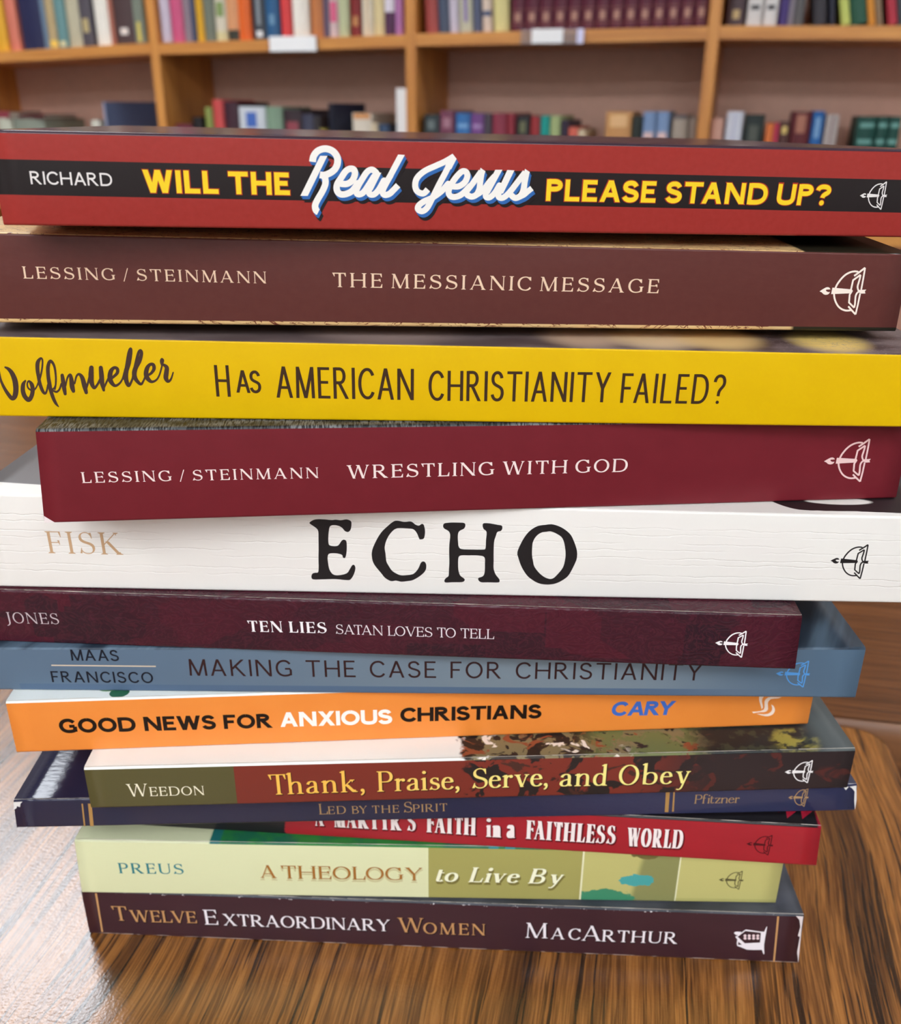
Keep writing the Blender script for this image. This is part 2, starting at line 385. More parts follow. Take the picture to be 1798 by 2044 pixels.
ORD = ['first','second','third','fourth','fifth','sixth','seventh','eighth','ninth','tenth','eleventh','twelfth','thirteenth','last']
for k in range(14):
    x0, x1 = on_y(MS[k], 84, YS).x, on_y(MS[k] + 26.6, 84, YS).x
    shelf_book('maroon gold-stamped volume, %s from the left in the matched set' % ORD[k], x0, x1, max(shelf_z(x0), shelf_z(x1)) + .0003, .238 + .002*math.sin(k*2.1), (98, 30, 52), group='matched maroon volumes',
               bands=[(.018, .034, (176, 128, 112), .5), (.039, .0405, (150, 96, 84), 1.0), (.012, .0135, (150, 96, 84), 1.0), (.062, .075, (140, 86, 80), .55)], rough=.4)
place_upper(MR)
# the lower shelf: only the upper ends of its books show above the stack
Lw = [
 (-8,20,236,(212,212,190),'cream'), (26,86,237,(152,158,142),'pale grey-green'), (180,195,240,(232,228,210),'small white'),
 (347,380,248,(124,44,62),'wine red'), (383,401,234,(34,28,30),'black'), (410,424,214,(150,162,84),'leaning olive green',-.07), (426,446,199,(224,84,82),'coral red',-.07),
 (448,474,203,(72,38,52),'dark plum',0), (476,528,213,(226,230,236),'white blue-panelled',0,[(-.045,-.012,(74,110,190),.42)]), (530,562,213,(142,168,142),'sage green'),
 (565,600,219,(62,46,52),'dark brown',0,[(-.05,-.026,(152,72,82),.7)]), (602,625,228,(72,72,92),'slate'), (626,637,232,(58,52,54),'charcoal'), (628+10,646,257,(196,176,84),'small yellow'),
 (702,740,226,(240,226,206),'cream orange-topped',0,[(-.012,-.001,(220,150,90),.9)]), (741,753,246,(226,206,172),'ivory'), (755,775,248,(62,84,114),'navy grey'),
 (844,875,229,(62,72,74),'grey-black',0,[(-.03,-.012,(110,120,120),.5)]), (877,905,221,(132,72,94),'dusky mauve',0,[(-.035,-.015,(170,120,135),.6)]), (909,937,226,(64,124,190),'bright blue',0,[(-.03,-.022,(130,175,220),.8)]), (939,965,227,(128,78,144),'violet',0,[(-.03,-.022,(175,140,190),.8)]),
 (966,980,228,(82,72,82),'dim grey'), (982,1009,226,(154,58,78),'rose red'), (1011,1027,226,(152,46,60),'ruby red'), (1030,1056,231,(50,50,52),'black olive-stamped',0,[(-.035,-.012,(110,110,80),.5)]), (1059,1077,232,(168,52,56),'scarlet'),
 (1079,1096,231,(24,164,152),'turquoise'), (1098,1118,231,(178,192,132),'light green'), (1120,1134,240,(56,42,62),'aubergine'), (1135,1153,254,(232,112,92),'orange coral'), (1154,1168,259,(228,206,170),'small buff'),
 (1208,1260,223,(216,156,96),'wide orange tan',0,[(-.03,-.006,(232,184,130),.7)]), (1262,1280,232,(46,52,46),'green-black'), (1283,1308,223,(132,158,198),'sky blue',0,[(-.06,-.04,(222,190,185),.8)]), (1311,1335,223,(134,160,200),'second sky blue',0,[(-.06,-.04,(222,190,185),.8)]), (1342,1373,229,(178,162,146),'stone grey',0,[(-.008,-.001,(80,70,76))]), (1376,1392,234,(150,130,116),'mouse brown'),
 (1420,1444,236,(222,168,148),'shell pink'), (1449,1482,223,(228,228,238),'tall bluish white',0,[(-.08,-.004,(190,190,210),.14)]), (1485,1526,229,(40,50,48),'thick bottle green',0,[(-.05,-.02,(80,84,76),.5)]), (1530,1546,246,(232,122,60),'tangerine'), (1547,1556,246,(208,62,92),'raspberry'),
 (1558,1577,244,(92,56,52),'cocoa brown',0,[(-.022,-.008,(216,186,110),.6)]), (1579,1619,223,(102,36,42),'thick oxblood',0,[(-.04,-.006,(170,110,90),.5)]), (1621,1644,222,(36,102,172),'royal blue',0,[(-.05,-.012,(120,160,200),.5)]), (1648,1674,229,(192,178,172),'greyish cream',0,[(-.06,-.004,(120,90,90),.12)]),
 (1712,1750,233,(24,76,66),'first teal',0,[(-.02,-.012,(110,160,150),.8),(-.05,-.042,(110,160,150),.8)]), (1752,1774,233,(24,76,66),'second teal',0,[(-.02,-.012,(110,160,150),.8),(-.05,-.042,(110,160,150),.8)]), (1776,1799,233,(24,76,66),'third teal',0,[(-.02,-.012,(110,160,150),.8),(-.05,-.042,(110,160,150),.8)]),
]
for i, e in enumerate(Lw):
    px0, px1, py, col, wd = e[:5]; lean = e[5] if len(e) > 5 else 0; bands = e[6] if len(e) > 6 else []
    b = bay_of((px0 + px1)/2)
    P, Q = on_y(px0, max(py, 245), YS), on_y(px1, max(py, 245), YS)
    h = on_y((px0 + px1)/2, py, YS).z - ZLOW
    dx = -(.30)*math.tan(lean)*.9 if lean else 0
    prv = next((q[4] for q in Lw[i-1:i] if i and bay_of(q[0] + 5) == b), None); nxt = next((q[4] for q in Lw[i+1:i+2] if bay_of(q[0] + 5) == b), None)
    if prv and nxt: where = 'between %s and %s' % (prv, nxt)
    elif nxt: where = 'leftmost, beside %s' % nxt
    else: where = 'rightmost, beside %s' % prv
    shelf_book('%s book, lower shelf, %s bay, %s' % (wd, BAY[b], where), P.x, Q.x, ZLOW + .0003, h, col, bands=[(h + q[0], h + q[1]) + tuple(q[2:]) for q in bands], group='books on the lower shelf')
def flat_book(label, px0, px1, ytop, ybot, col, rest):
    P, Q = on_y(px0, ytop, YS), on_y(px1, ybot, YS)
    t = thing('book', label, 'book', ((P.x + Q.x)/2, YS, rest), 0, 'books lying flat on the lower shelf')
    w2, h = (Q.x - P.x)/2, max(.007, P.z - rest)
    bm = bmesh.new()
    for a in ((-w2, w2, 0, .13, 0, .0018), (-w2, w2, 0, .13, h - .0018, h), (-w2, w2, 0, .0018, .0019, h - .0019)): add_box(bm, *a)
    bm_obj('cover', bm, cloth(col), t); box('page_block', -w2 + .003, w2 - .003, .002, .127, .002, h - .002, PAPER_Z, t)
flat_book('maroon book lying flat on the pale grey-green book', 36, 88, 228, 237, (88, 30, 36), on_y(56, 237, YS).z + .0006)
flat_book('crimson pink book lying flat on the cream book, far left', -14, 19, 222, 236, (156, 62, 74), on_y(6, 236, YS).z + .0006)
# two books turned with a cover to the room
def turned(label, px0, px1, py, spine, face, rz, dp):
    P = on_y(px0, py, YS); h = P.z - ZLOW
    t = thing('book', label, 'book', (P.x, YS + .016, ZLOW + .0002), rz, 'books turned with their cover to the room')
    w_ = .018
    bm = bmesh.new(); add_box(bm, 0, .002, .002, dp, 0, h, .0005); add_box(bm, w_ - .002, w_, .002, dp, 0, h, .0005); add_box(bm, 0, w_, 0, .0018, 0, h, .0005)
    cv = bm_obj('cover', bm, cloth(face, .35), t)
    box('page_block', .0022, w_ - .0022, .003, dp - .004, .003, h - .003, PAPER_X, t)
    box('spine_label', .001, w_ - .001, -.0006, -.0001, .01, h - .0005, flat(spine), cv)
turned('slate blue book turned with its cover showing, lavender spine', 196, 212, 203, (172, 176, 204), (76, 86, 116), math.radians(-37), .165)
turned('black navy book turned with its cover showing beside the yellow book', 649, 655, 206, (34, 36, 50), (42, 44, 60), math.radians(-25), .10)
def bookend():
    P, Q = on_y(787, 176, YS), on_y(814, 250, YS); h = P.z - ZLOW
    t = thing('bookend', 'tall white bookend standing against the oak upright', 'bookend', ((P.x + Q.x)/2, YS + .01, ZLOW + .0002), 0)
    w2 = (Q.x - P.x)/2; wm = flat((248, 246, 244), .4)
    bm = bmesh.new(); add_box(bm, -w2, w2, 0, .0025, .0016, h, .001); bm_obj('upright_plate', bm, wm, t)
    bm = bmesh.new(); add_box(bm, -w2, w2, 0, .11, 0, .0015); bm_obj('foot_plate', bm, wm, t)
bookend()
# ------------------------------------------------------------------ lettering: every glyph is drawn from strokes
# S straight stroke (k thick, t thin, h bar), C curve (points; 'L' line, 'B' cubic), F serif foot, V beak, D dot, X sans only
def ov(w, h, y0=0): a, b = w/2, h/2; k = .5523; return ('C', (a, y0+h), [('B', a-k*a, y0+h, 0, y0+b+k*b, 0, y0+b), ('B', 0, y0+b-k*b, a-k*a, y0, a, y0), ('B', a+k*a, y0, w, y0+b-k*b, w, y0+b), ('B', w, y0+b+k*b, a+k*a, y0+h, a, y0+h)])
G = {
'A': [('S',0,0,36,100,'t'),('S',72,0,36,100,'k'),('S',12,33,60,33,'h'),('F',0,0,'t'),('F',72,0,'k')],
'B': [('S',0,0,0,100,'k'),('C',(0,100),[('L',28,100),('B',56,100,56,53,28,53),('L',0,53)]),('C',(0,53),[('L',30,53),('B',66,53,66,0,30,0),('L',0,0)]),('FL',0,0,'k'),('FL',0,100,'k')],
'C': [('C',(70,79),[('B',62,94,52,100,41,100),('B',16,100,0,78,0,50),('B',0,22,16,0,41,0),('B',54,0,64,7,71,21)]),('V',71,97,70)],
'D': [('S',0,0,0,100,'k'),('C',(0,100),[('L',28,100),('B',58,100,74,80,74,50),('B',74,20,58,0,28,0),('L',0,0)]),('FL',0,0,'k'),('FL',0,100,'k')],
'E': [('S',0,0,0,100,'k'),('S',0,100,50,100,'h'),('S',0,52,43,52,'h'),('S',0,0,53,0,'h'),('V',50,100,74),('V',43,62,42),('V',53,0,27),('FL',0,0,'k'),('FL',0,100,'k')],
'F': [('S',0,0,0,100,'k'),('S',0,100,50,100,'h'),('S',0,50,41,50,'h'),('V',50,100,74),('V',41,60,40),('F',0,0,'k'),('FL',0,100,'k')],
'G': [('C',(71,79),[('B',62,94,52,100,41,100),('B',16,100,0,78,0,50),('B',0,22,16,0,41,0),('B',54,0,66,4,74,12)]),('V',71,97,70),('S',74,8,74,44,'k'),('F',74,45,'k'),('X','S',44,47,74,47,'h')],
'H': [('S',0,0,0,100,'k'),('S',70,0,70,100,'k'),('S',0,51,70,51,'h'),('F',0,0,'k'),('F',70,0,'k'),('F',0,100,'k'),('F',70,100,'k')],
'I': [('S',0,0,0,100,'k'),('F',0,0,'k'),('F',0,100,'k')],
'J': [('C',(26,100),[('L',26,8),('B',26,-10,16,-22,0,-24)]),('F',26,100,'k')],
'K': [('S',0,0,0,100,'k'),('S',62,100,0,40,'t'),('S',20,60,68,0,'k'),('F',0,0,'k'),('F',0,100,'k'),('F',62,100,'t'),('F',68,0,'k')],
'L': [('S',0,0,0,100,'k'),('S',0,0,52,0,'h'),('V',52,0,30),('FL',0,0,'k'),('F',0,100,'k')],
'M': [('S',0,0,4,100,'t'),('S',4,100,43,0,'k'),('S',80,100,43,0,'t'),('S',84,0,80,100,'k'),('F',0,0,'t'),('F',84,0,'k'),('FL',2,100,'t'),('FR',80,100,'k')],
'N': [('S',0,0,0,100,'t'),('S',0,100,72,0,'k'),('S',72,0,72,100,'t'),('F',0,0,'t'),('FL',0,100,'t'),('F',72,100,'t')],
'O': [ov(80,100)],
'P': [('S',0,0,0,100,'k'),('C',(0,100),[('L',26,100),('B',60,100,60,45,26,45),('L',0,45)]),('F',0,0,'k'),('FL',0,100,'k')],
'R': [('S',0,0,0,100,'k'),('C',(0,100),[('L',26,100),('B',58,100,58,47,26,47),('L',0,47)]),('S',26,47,64,0,'k'),('F',0,0,'k'),('FL',0,100,'k'),('FR',64,0,'k')],
'S': [('Cs',(52,80),[('B',47,94,38,100,28,100),('B',12,100,2,90,2,76),('B',2,45,56,58,56,27),('B',56,10,44,0,28,0),('B',14,0,5,7,0,20)]),('V',52,97,71),('V',1,3,29)],
'T': [('S',33,0,33,100,'k'),('S',0,100,66,100,'h'),('V',0,100,74),('V',66,100,74),('F',33,0,'k')],
'U': [('C',(0,100),[('L',0,34),('B',0,10,12,0,34,0),('B',56,0,68,10,68,34),('L',68,100)]),('F',0,100,'k'),('F',68,100,'t')],
'V': [('S',0,100,36,0,'k'),('S',72,100,36,0,'t'),('F',0,100,'k'),('F',72,100,'t')],
'W': [('S',0,100,28,0,'k'),('S',54,100,28,0,'t'),('S',54,100,82,0,'k'),('S',108,100,82,0,'t'),('F',0,100,'k'),('F',108,100,'t'),('FL',54,100,'k')],
'X': [('S',2,100,66,0,'k'),('S',64,100,0,0,'t'),('F',2,100,'k'),('F',64,100,'t'),('F',0,0,'t'),('F',66,0,'k')],
'Y': [('S',0,100,34,46,'k'),('S',68,100,34,46,'t'),('S',34,0,34,49,'k'),('F',0,100,'k'),('F',68,100,'t'),('F',34,0,'k')],
'?': [('C',(0,76),[('B',2,92,12,100,27,100),('B',44,100,54,90,54,74),('B',54,54,27,54,27,27)]),('D',27,6)],
'/': [('S',0,-8,34,104,'t')],
"'": [('S',0,68,0,100,'k')],
',': [('D',0,5),('C',(5,6),[('B',5,-6,0,-14,-8,-18)])],
'a': [('C',(3,46),[('B',6,57,14,62,22,62),('B',33,62,38,56,38,44),('L',38,10),('B',38,2,43,-1,50,5)]),('C',(38,38),[('B',16,34,1,28,1,14),('B',1,4,8,0,16,0),('B',26,0,33,5,38,13)])],
'b': [('S',0,2,0,106,'k'),('C',(0,46),[('B',7,57,16,62,26,62),('B',44,62,53,48,53,32),('B',53,12,42,0,24,0),('B',14,0,6,3,0,8)]),('f',0,106,'k')],
'd': [('S',45,0,45,106,'k'),('C',(45,50),[('B',40,58,33,62,25,62),('B',8,62,0,47,0,30),('B',0,10,10,0,22,0),('B',32,0,39,5,45,13)]),('f',45,106,'k'),('FR',45,0,'k')],
'e': [('S',2,37,42,37,'h'),('C',(42,37),[('B',42,52,34,62,23,62),('B',8,62,0,47,0,30),('B',0,10,10,0,23,0),('B',33,0,40,5,45,14)])],
'f': [('C',(12,0),[('L',12,78),('B',12,98,20,106,29,106),('B',34,106,38,103,41,97)]),('S',0,60,30,60,'h'),('F',12,0,'k')],
'h': [('S',0,0,0,106,'k'),('C',(0,42),[('B',7,55,17,62,26,62),('B',39,62,44,53,44,40),('L',44,0)]),('F',0,0,'k'),('F',44,0,'k'),('f',0,106,'k')],
'i': [('S',0,0,0,62,'k'),('D',0,88),('F',0,0,'k'),('f',0,62,'k')],
'k': [('S',0,0,0,106,'k'),('S',38,62,0,26,'t'),('S',13,38,48,0,'k'),('F',0,0,'k'),('F',40,62,'t'),('FR',48,0,'k'),('f',0,106,'k')],
'n': [('S',0,0,0,62,'k'),('C',(0,42),[('B',7,55,17,62,26,62),('B',39,62,44,53,44,40),('L',44,0)]),('F',0,0,'k'),('F',44,0,'k'),('f',0,62,'k')],
'o': [ov(50,62)],
'r': [('S',0,0,0,62,'k'),('C',(0,40),[('B',6,54,14,62,25,60)]),('D',25,54),('F',0,0,'k'),('f',0,62,'k')],
's': [('Cs',(31,50),[('B',28,59,23,62,17,62),('B',7,62,1,56,1,47),('B',1,27,34,37,34,17),('B',34,6,26,0,17,0),('B',9,0,3,4,0,13)]),('V',32,60,44),('V',1,2,18)],
't': [('C',(10,80),[('L',10,14),('B',10,3,14,0,20,0),('B',26,0,30,3,33,8)]),('S',0,60,31,60,'h')],
'v': [('S',0,62,22,0,'k'),('S',44,62,22,0,'t'),('F',0,62,'k'),('F',44,62,'t')],
'y': [('S',0,62,22,2,'k'),('C',(44,62),[('L',20,-16),('B',15,-30,6,-34,-4,-28)]),('F',0,62,'k'),('F',44,62,'t')],
'z': [('S',0,62,38,62,'h'),('S',0,0,40,0,'h'),('S',38,62,0,0,'k'),('V',0,62,46),('V',40,0,16)],
}
KERN = {'AV':-.16,'VA':-.16,'AT':-.13,'TA':-.13,'AY':-.15,'YA':-.15,'LT':-.13,'LY':-.14,'LO':-.05,'TW':-.02,'AW':-.12,'WA':-.12,'FA':-.12,'PA':-.12,'RT':-.05,'RY':-.05,'TO':-.05,'Th':-.10,'By':-.03,'Ob':0,'KI':-.02,'CA':-.03,'AS':-.03,'LV':-.12,'EV':-.04,'MA':-.03,'AR':-.02,'ST':-.02,'XT':-.04,'OV':-.05,'VE':-.04}
def bez(p0, p1, p2, p3, n=10):
    return [tuple((1-t)**3*a + 3*(1-t)**2*t*b + 3*(1-t)*t*t*c + t**3*d for a, b, c, d in zip(p0, p1, p2, p3)) for t in [(k+1)/n for k in range(n)]]
def ribbon(pts, ws, cap=False):
    L, R = [], []
    n = len(pts)
    for i in range(n):
        a, b = pts[max(0, i-1)], pts[min(n-1, i+1)]
        dx, dy = b[0]-a[0], b[1]-a[1]; l = math.hypot(dx, dy) or 1e-9; nx, ny = -dy/l, dx/l
        h = ws[i]/2; L.append((pts[i][0]+nx*h, pts[i][1]+ny*h)); R.append((pts[i][0]-nx*h, pts[i][1]-ny*h))
    out = [[R[i], R[i+1], L[i+1], L[i]] for i in range(n-1)]
    if cap:
        for p, wd in ((pts[0], ws[0]), (pts[-1], ws[-1])): out.append([(p[0]+wd/2*math.cos(2*PI*k/12), p[1]+wd/2*math.sin(2*PI*k/12)) for k in range(12)])
    return out
def glyph(ch, st):
    xs, wk, wt, sans, g = st.get('xs', 1.0), st['wk'], st.get('wt', st['wk']), st.get('sans', False), st.get('grow', 0.0)
    if sans: wt = wk
    sl, sth = st.get('sl', .085), st.get('sth', .035)
    hb = wt*(.9 if sans else 1.0)
    W = {'k': wk, 't': wt, 'h': hb}
    out = []
    def X(v): return v*xs/100
    for tk in G[ch]:
        if tk[0] == 'X':
            if not sans: continue
            tk = tk[1:]
        op = tk[0]
        if op == 'S':
            x0, y0, x1, y1 = X(tk[1]), tk[2]/100, X(tk[3]), tk[4]/100; wd = W[tk[5]]
            dx, dy = x1-x0, y1-y0
            if abs(dy) >= abs(dx)*.35:
                hw = wd/2*math.hypot(dx, dy)/abs(dy) + g
                k = g/abs(dy); a = (x0-dx*k, y0-dy*k); b = (x1+dx*k, y1+dy*k)
                out.append([(a[0]-hw, a[1]), (a[0]+hw, a[1]), (b[0]+hw, b[1]), (b[0]-hw, b[1])])
            else:
                top = 1.0 if y0 > .63 else .62 if (ch.islower() and abs(y0-.62) < .005) else None
                y = y0 - hb/2 if top and abs(y0-top) < .005 else y0 + hb/2 if y0 < .005 else y0
                e = (wk/2 if sans and ch in 'T' else 0) + g
                e0 = g + (wk/2 if sans and ch in 'TZz' else 0); e1 = g + (wk/2 if sans and ch in 'TEFL' else 0)
                if sans and ch in 'EFL': e1 = g + wk*.25
                xa, xb = min(x0, x1)-e0, max(x0, x1)+e1
                if sans and ch == 'G': xb = x1
                out.append([(xa, y-hb/2-g), (xb, y-hb/2-g), (xb, y+hb/2+g), (xa, y+hb/2+g)])
        elif op in ('C', 'Cs'):
            raw = [tk[1]]
            for s in tk[2]:
                if s[0] == 'L': raw += [(raw[-1][0]+(s[1]-raw[-1][0])*k/4, raw[-1][1]+(s[2]-raw[-1][1])*k/4) for k in range(1, 5)]
                else: raw += bez(raw[-1], (s[1], s[2]), (s[3], s[4]), (s[5], s[6]))
            ys = [p[1] for p in raw]; lo, hi = min(ys), max(ys); h2 = hb/2*100
            pts = [(X(p[0]), (lo + h2 + (p[1]-lo)/(hi-lo)*(hi-lo-2*h2))/100 if hi-lo > 3*h2 else p[1]/100) for p in raw]
            for e, q in ((0, 1), (-1, -2)):
                if abs(pts[e][0]-pts[q][0]) < .15*abs(pts[e][1]-pts[q][1]) and (abs(raw[e][1]-hi) < .5 or abs(raw[e][1]-lo) < .5):
                    pts[e] = (pts[e][0], raw[e][1]/100 + (g if raw[e][1] > 50 else -g))
            ws = []
            n = len(pts)
            for i in range(n):
                a, b = pts[max(0, i-1)], pts[min(n-1, i+1)]; dx, dy = b[0]-a[0], b[1]-a[1]; l = math.hypot(dx, dy) or 1e-9
                if sans: m = 1
                elif op == 'Cs': m = max(0, min(1, (.62*dx-.78*dy)/l*1.05))**1.1
                else: m = abs(dy/l)**1.5
                if ch == 'U' and not sans and i > n*.62: m *= .15
                if ch in 'y,' and not sans: m *= .35 if ch == 'y' else .5
                if ch in '?' and not sans: m = max(m, .3)
                ws.append(wt + (wk-wt)*m + 2*g)
            if g and not (raw[0] == raw[-1]):
                for e, q in ((0, 1), (-1, -2)):
                    dx, dy = pts[e][0]-pts[q][0], pts[e][1]-pts[q][1]; l = math.hypot(dx, dy) or 1e-9
                    pts[e] = (pts[e][0]+dx/l*g, pts[e][1]+dy/l*g)
            if ch == 'a' and not sans and tk[1] == (3, 46): ws[0] = ws[1] = wk*.9
            out += ribbon(pts, ws)
        elif op == 'D':
            r = (wk*.56 if sans else wk*.62) + g
            cy = tk[2]/100 if tk[2] > 10 else max(tk[2]/100, r - g)
            out.append([(X(tk[1])+r*math.cos(2*PI*k/16), cy+r*math.sin(2*PI*k/16)) for k in range(16)])
        elif sans: continue
        elif op in ('F', 'FL', 'FR'):
            x, y, wd = X(tk[1]), tk[2]/100, W[tk[3]]
            s = -1 if y > .3 else 1
            l = wd/2 + (sl if op != 'FR' else 0) + g; r = wd/2 + (sl if op != 'FL' else 0) + g
            y -= s*g; th = sth + 2*g; bk = sth*2.4
            out.append([(x-l, y), (x+r, y), (x+r, y+s*th*.7), (x+wd/2, y+s*(th*.9+bk*.35)), (x+wd/2-wd*.1, y+s*(bk+th)), (x-wd/2+wd*.1, y+s*(bk+th)), (x-wd/2, y+s*(th*.9+bk*.35)), (x-l, y+s*th*.7)][::s])
        elif op == 'f':
            x, y, wd = X(tk[1]), tk[2]/100, W[tk[3]]
            out.append([(x+wd/2, y+.015), (x-wd/2-sl*.95, y-sth*1.5), (x-wd/2-sl*.95, y-sth*2.5), (x-wd/2, y-sth*3.0), (x+wd/2, y-sth*3.6)])
        elif op == 'V':
            x, y0, y1 = X(tk[1]), tk[2]/100, tk[3]/100
            s = 1 if y0 > y1 else -1
            out.append([(x-wt*1.9, y0+g*s), (x+wt*.35+g, y0+g*s), (x+wt*.55+g, y1-g*s), (x-g, y1-g*s)])
    sh = st.get('slant', 0)
    if sh: out = [[(x + y*sh, y) for x, y in p] for p in out]
    return out
def set_line(txt, st, width):
    """polygons of a line of lettering in cap heights, fitted to the width"""
    gl, adj, n = [], 0.0, 0
    sp = st.get('sp', .36)*st.get('xs', 1.0)
    tot = 0.0
    for i, ch in enumerate(txt):
        if ch == ' ': gl.append(None); tot += sp; continue
        po = glyph(ch, st); x0 = min(p[0] for q in po for p in q); x1 = max(p[0] for q in po for p in q)
        gl.append((po, x0, x1)); tot += x1 - x0
        if i and gl[i-1] is not None: n += 1; adj += KERN.get(txt[i-1:i+1], 0)*st.get('xs', 1.0)
    ng = n + 2*txt.count(' ')*0.5
    gap = (width - tot - adj)/ng if ng else 0
    sc = 1.0
    if gap < -.03 or 'fit' in st:
        gap = st.get('fit', .02); sc = width/(tot + adj + gap*ng)
    if 'dbg' in globals(): print('LINE %r gap %.3f sc %.3f' % (txt, gap, sc))
    x = 0.0; out = []
    for i, g in enumerate(gl):
        if g is None: x += sp + gap; continue
        if i and gl[i-1] is not None: x += gap + KERN.get(txt[i-1:i+1], 0)*st.get('xs', 1.0)
        out += [[((p[0]-g[1]+x)*sc, p[1]) for p in q] for q in g[0]]; x += g[2]-g[1]
    return out
def crom(pts, closed=False, n=6):
    """smooth curve through points (any number of components)"""
    m = len(pts); out = []
    rng = range(m if closed else m-1)
    for i in rng:
        P = [pts[(i+k) % m] if closed else pts[max(0, min(m-1, i+k))] for k in (-1, 0, 1, 2)]
        for j in range(n):
            t = j/n
            out.append(tuple(.5*((2*b) + (c-a)*t + (2*a-5*b+4*c-d)*t*t + (3*b-a-3*c+d)*t**3) for a, b, c, d in zip(*P)))
    if not closed: out.append(tuple(pts[-1]))
    return out
# ------------------------------------------------------------------ the stack of paperbacks
NAMES = ['real','mess','wolf','wres','echo','ten','make','good','weed','led','mart','preu','twel']   # top to bottom
POSE = {  # centre of the spine across, distance, turn, length; how far the folds round off above and below
'real':(0.01088,0.20361,0.14046,0.20130,0.00054,0.00146),
'mess':(-0.00026,0.20619,0.05694,0.20592,0.00142,0.00136),
'wolf':(0.00054,0.20105,0.00795,0.21737,0.00141,0.00045),
'wres':(0.00880,0.20052,0.08694,0.20224,0.00056,0.00051),
'echo':(-0.00056,0.20352,-0.04918,0.23660,0.00050,0.00058),
'ten':(-0.02002,0.20055,-0.07653,0.21030,0.00062,0.00055),
'make':(-0.00926,0.20386,-0.01168,0.23194,0.00055,0.00062),
'good':(-0.00759,0.20679,0.06078,0.21704,0.00061,0.00066),
'weed':(0.00712,0.19869,0.04134,0.20625,0.00067,0.00058),
'led':(-0.00228,0.20129,0.03030,0.23297,0.00060,0.00063),
'mart':(-0.00459,0.20717,-0.07593,0.21737,0.00061,0.00064),
'preu':(-0.00625,0.20625,-0.01779,0.20735,0.00061,0.00059),
'twel':(-0.00303,0.20473,-0.04216,0.21641,0.00060,0.00059)}
LAYER = [(0.00000,0.00000),(0.01892,0.00785),(0.03932,0.00351),(0.05355,0.00809),(0.06334,0.00682),(0.07703,0.00624),(0.09368,0.00527),(0.10820,0.01581),(0.12373,0.01435),(0.14831,0.00169),(0.17012,-0.00761),(0.18935,-0.01501),(0.21050,-0.02289),(0.23001,-0.01782)]
CT = .00038                        # cover thickness
EDGE = flat((246, 236, 222), .7)
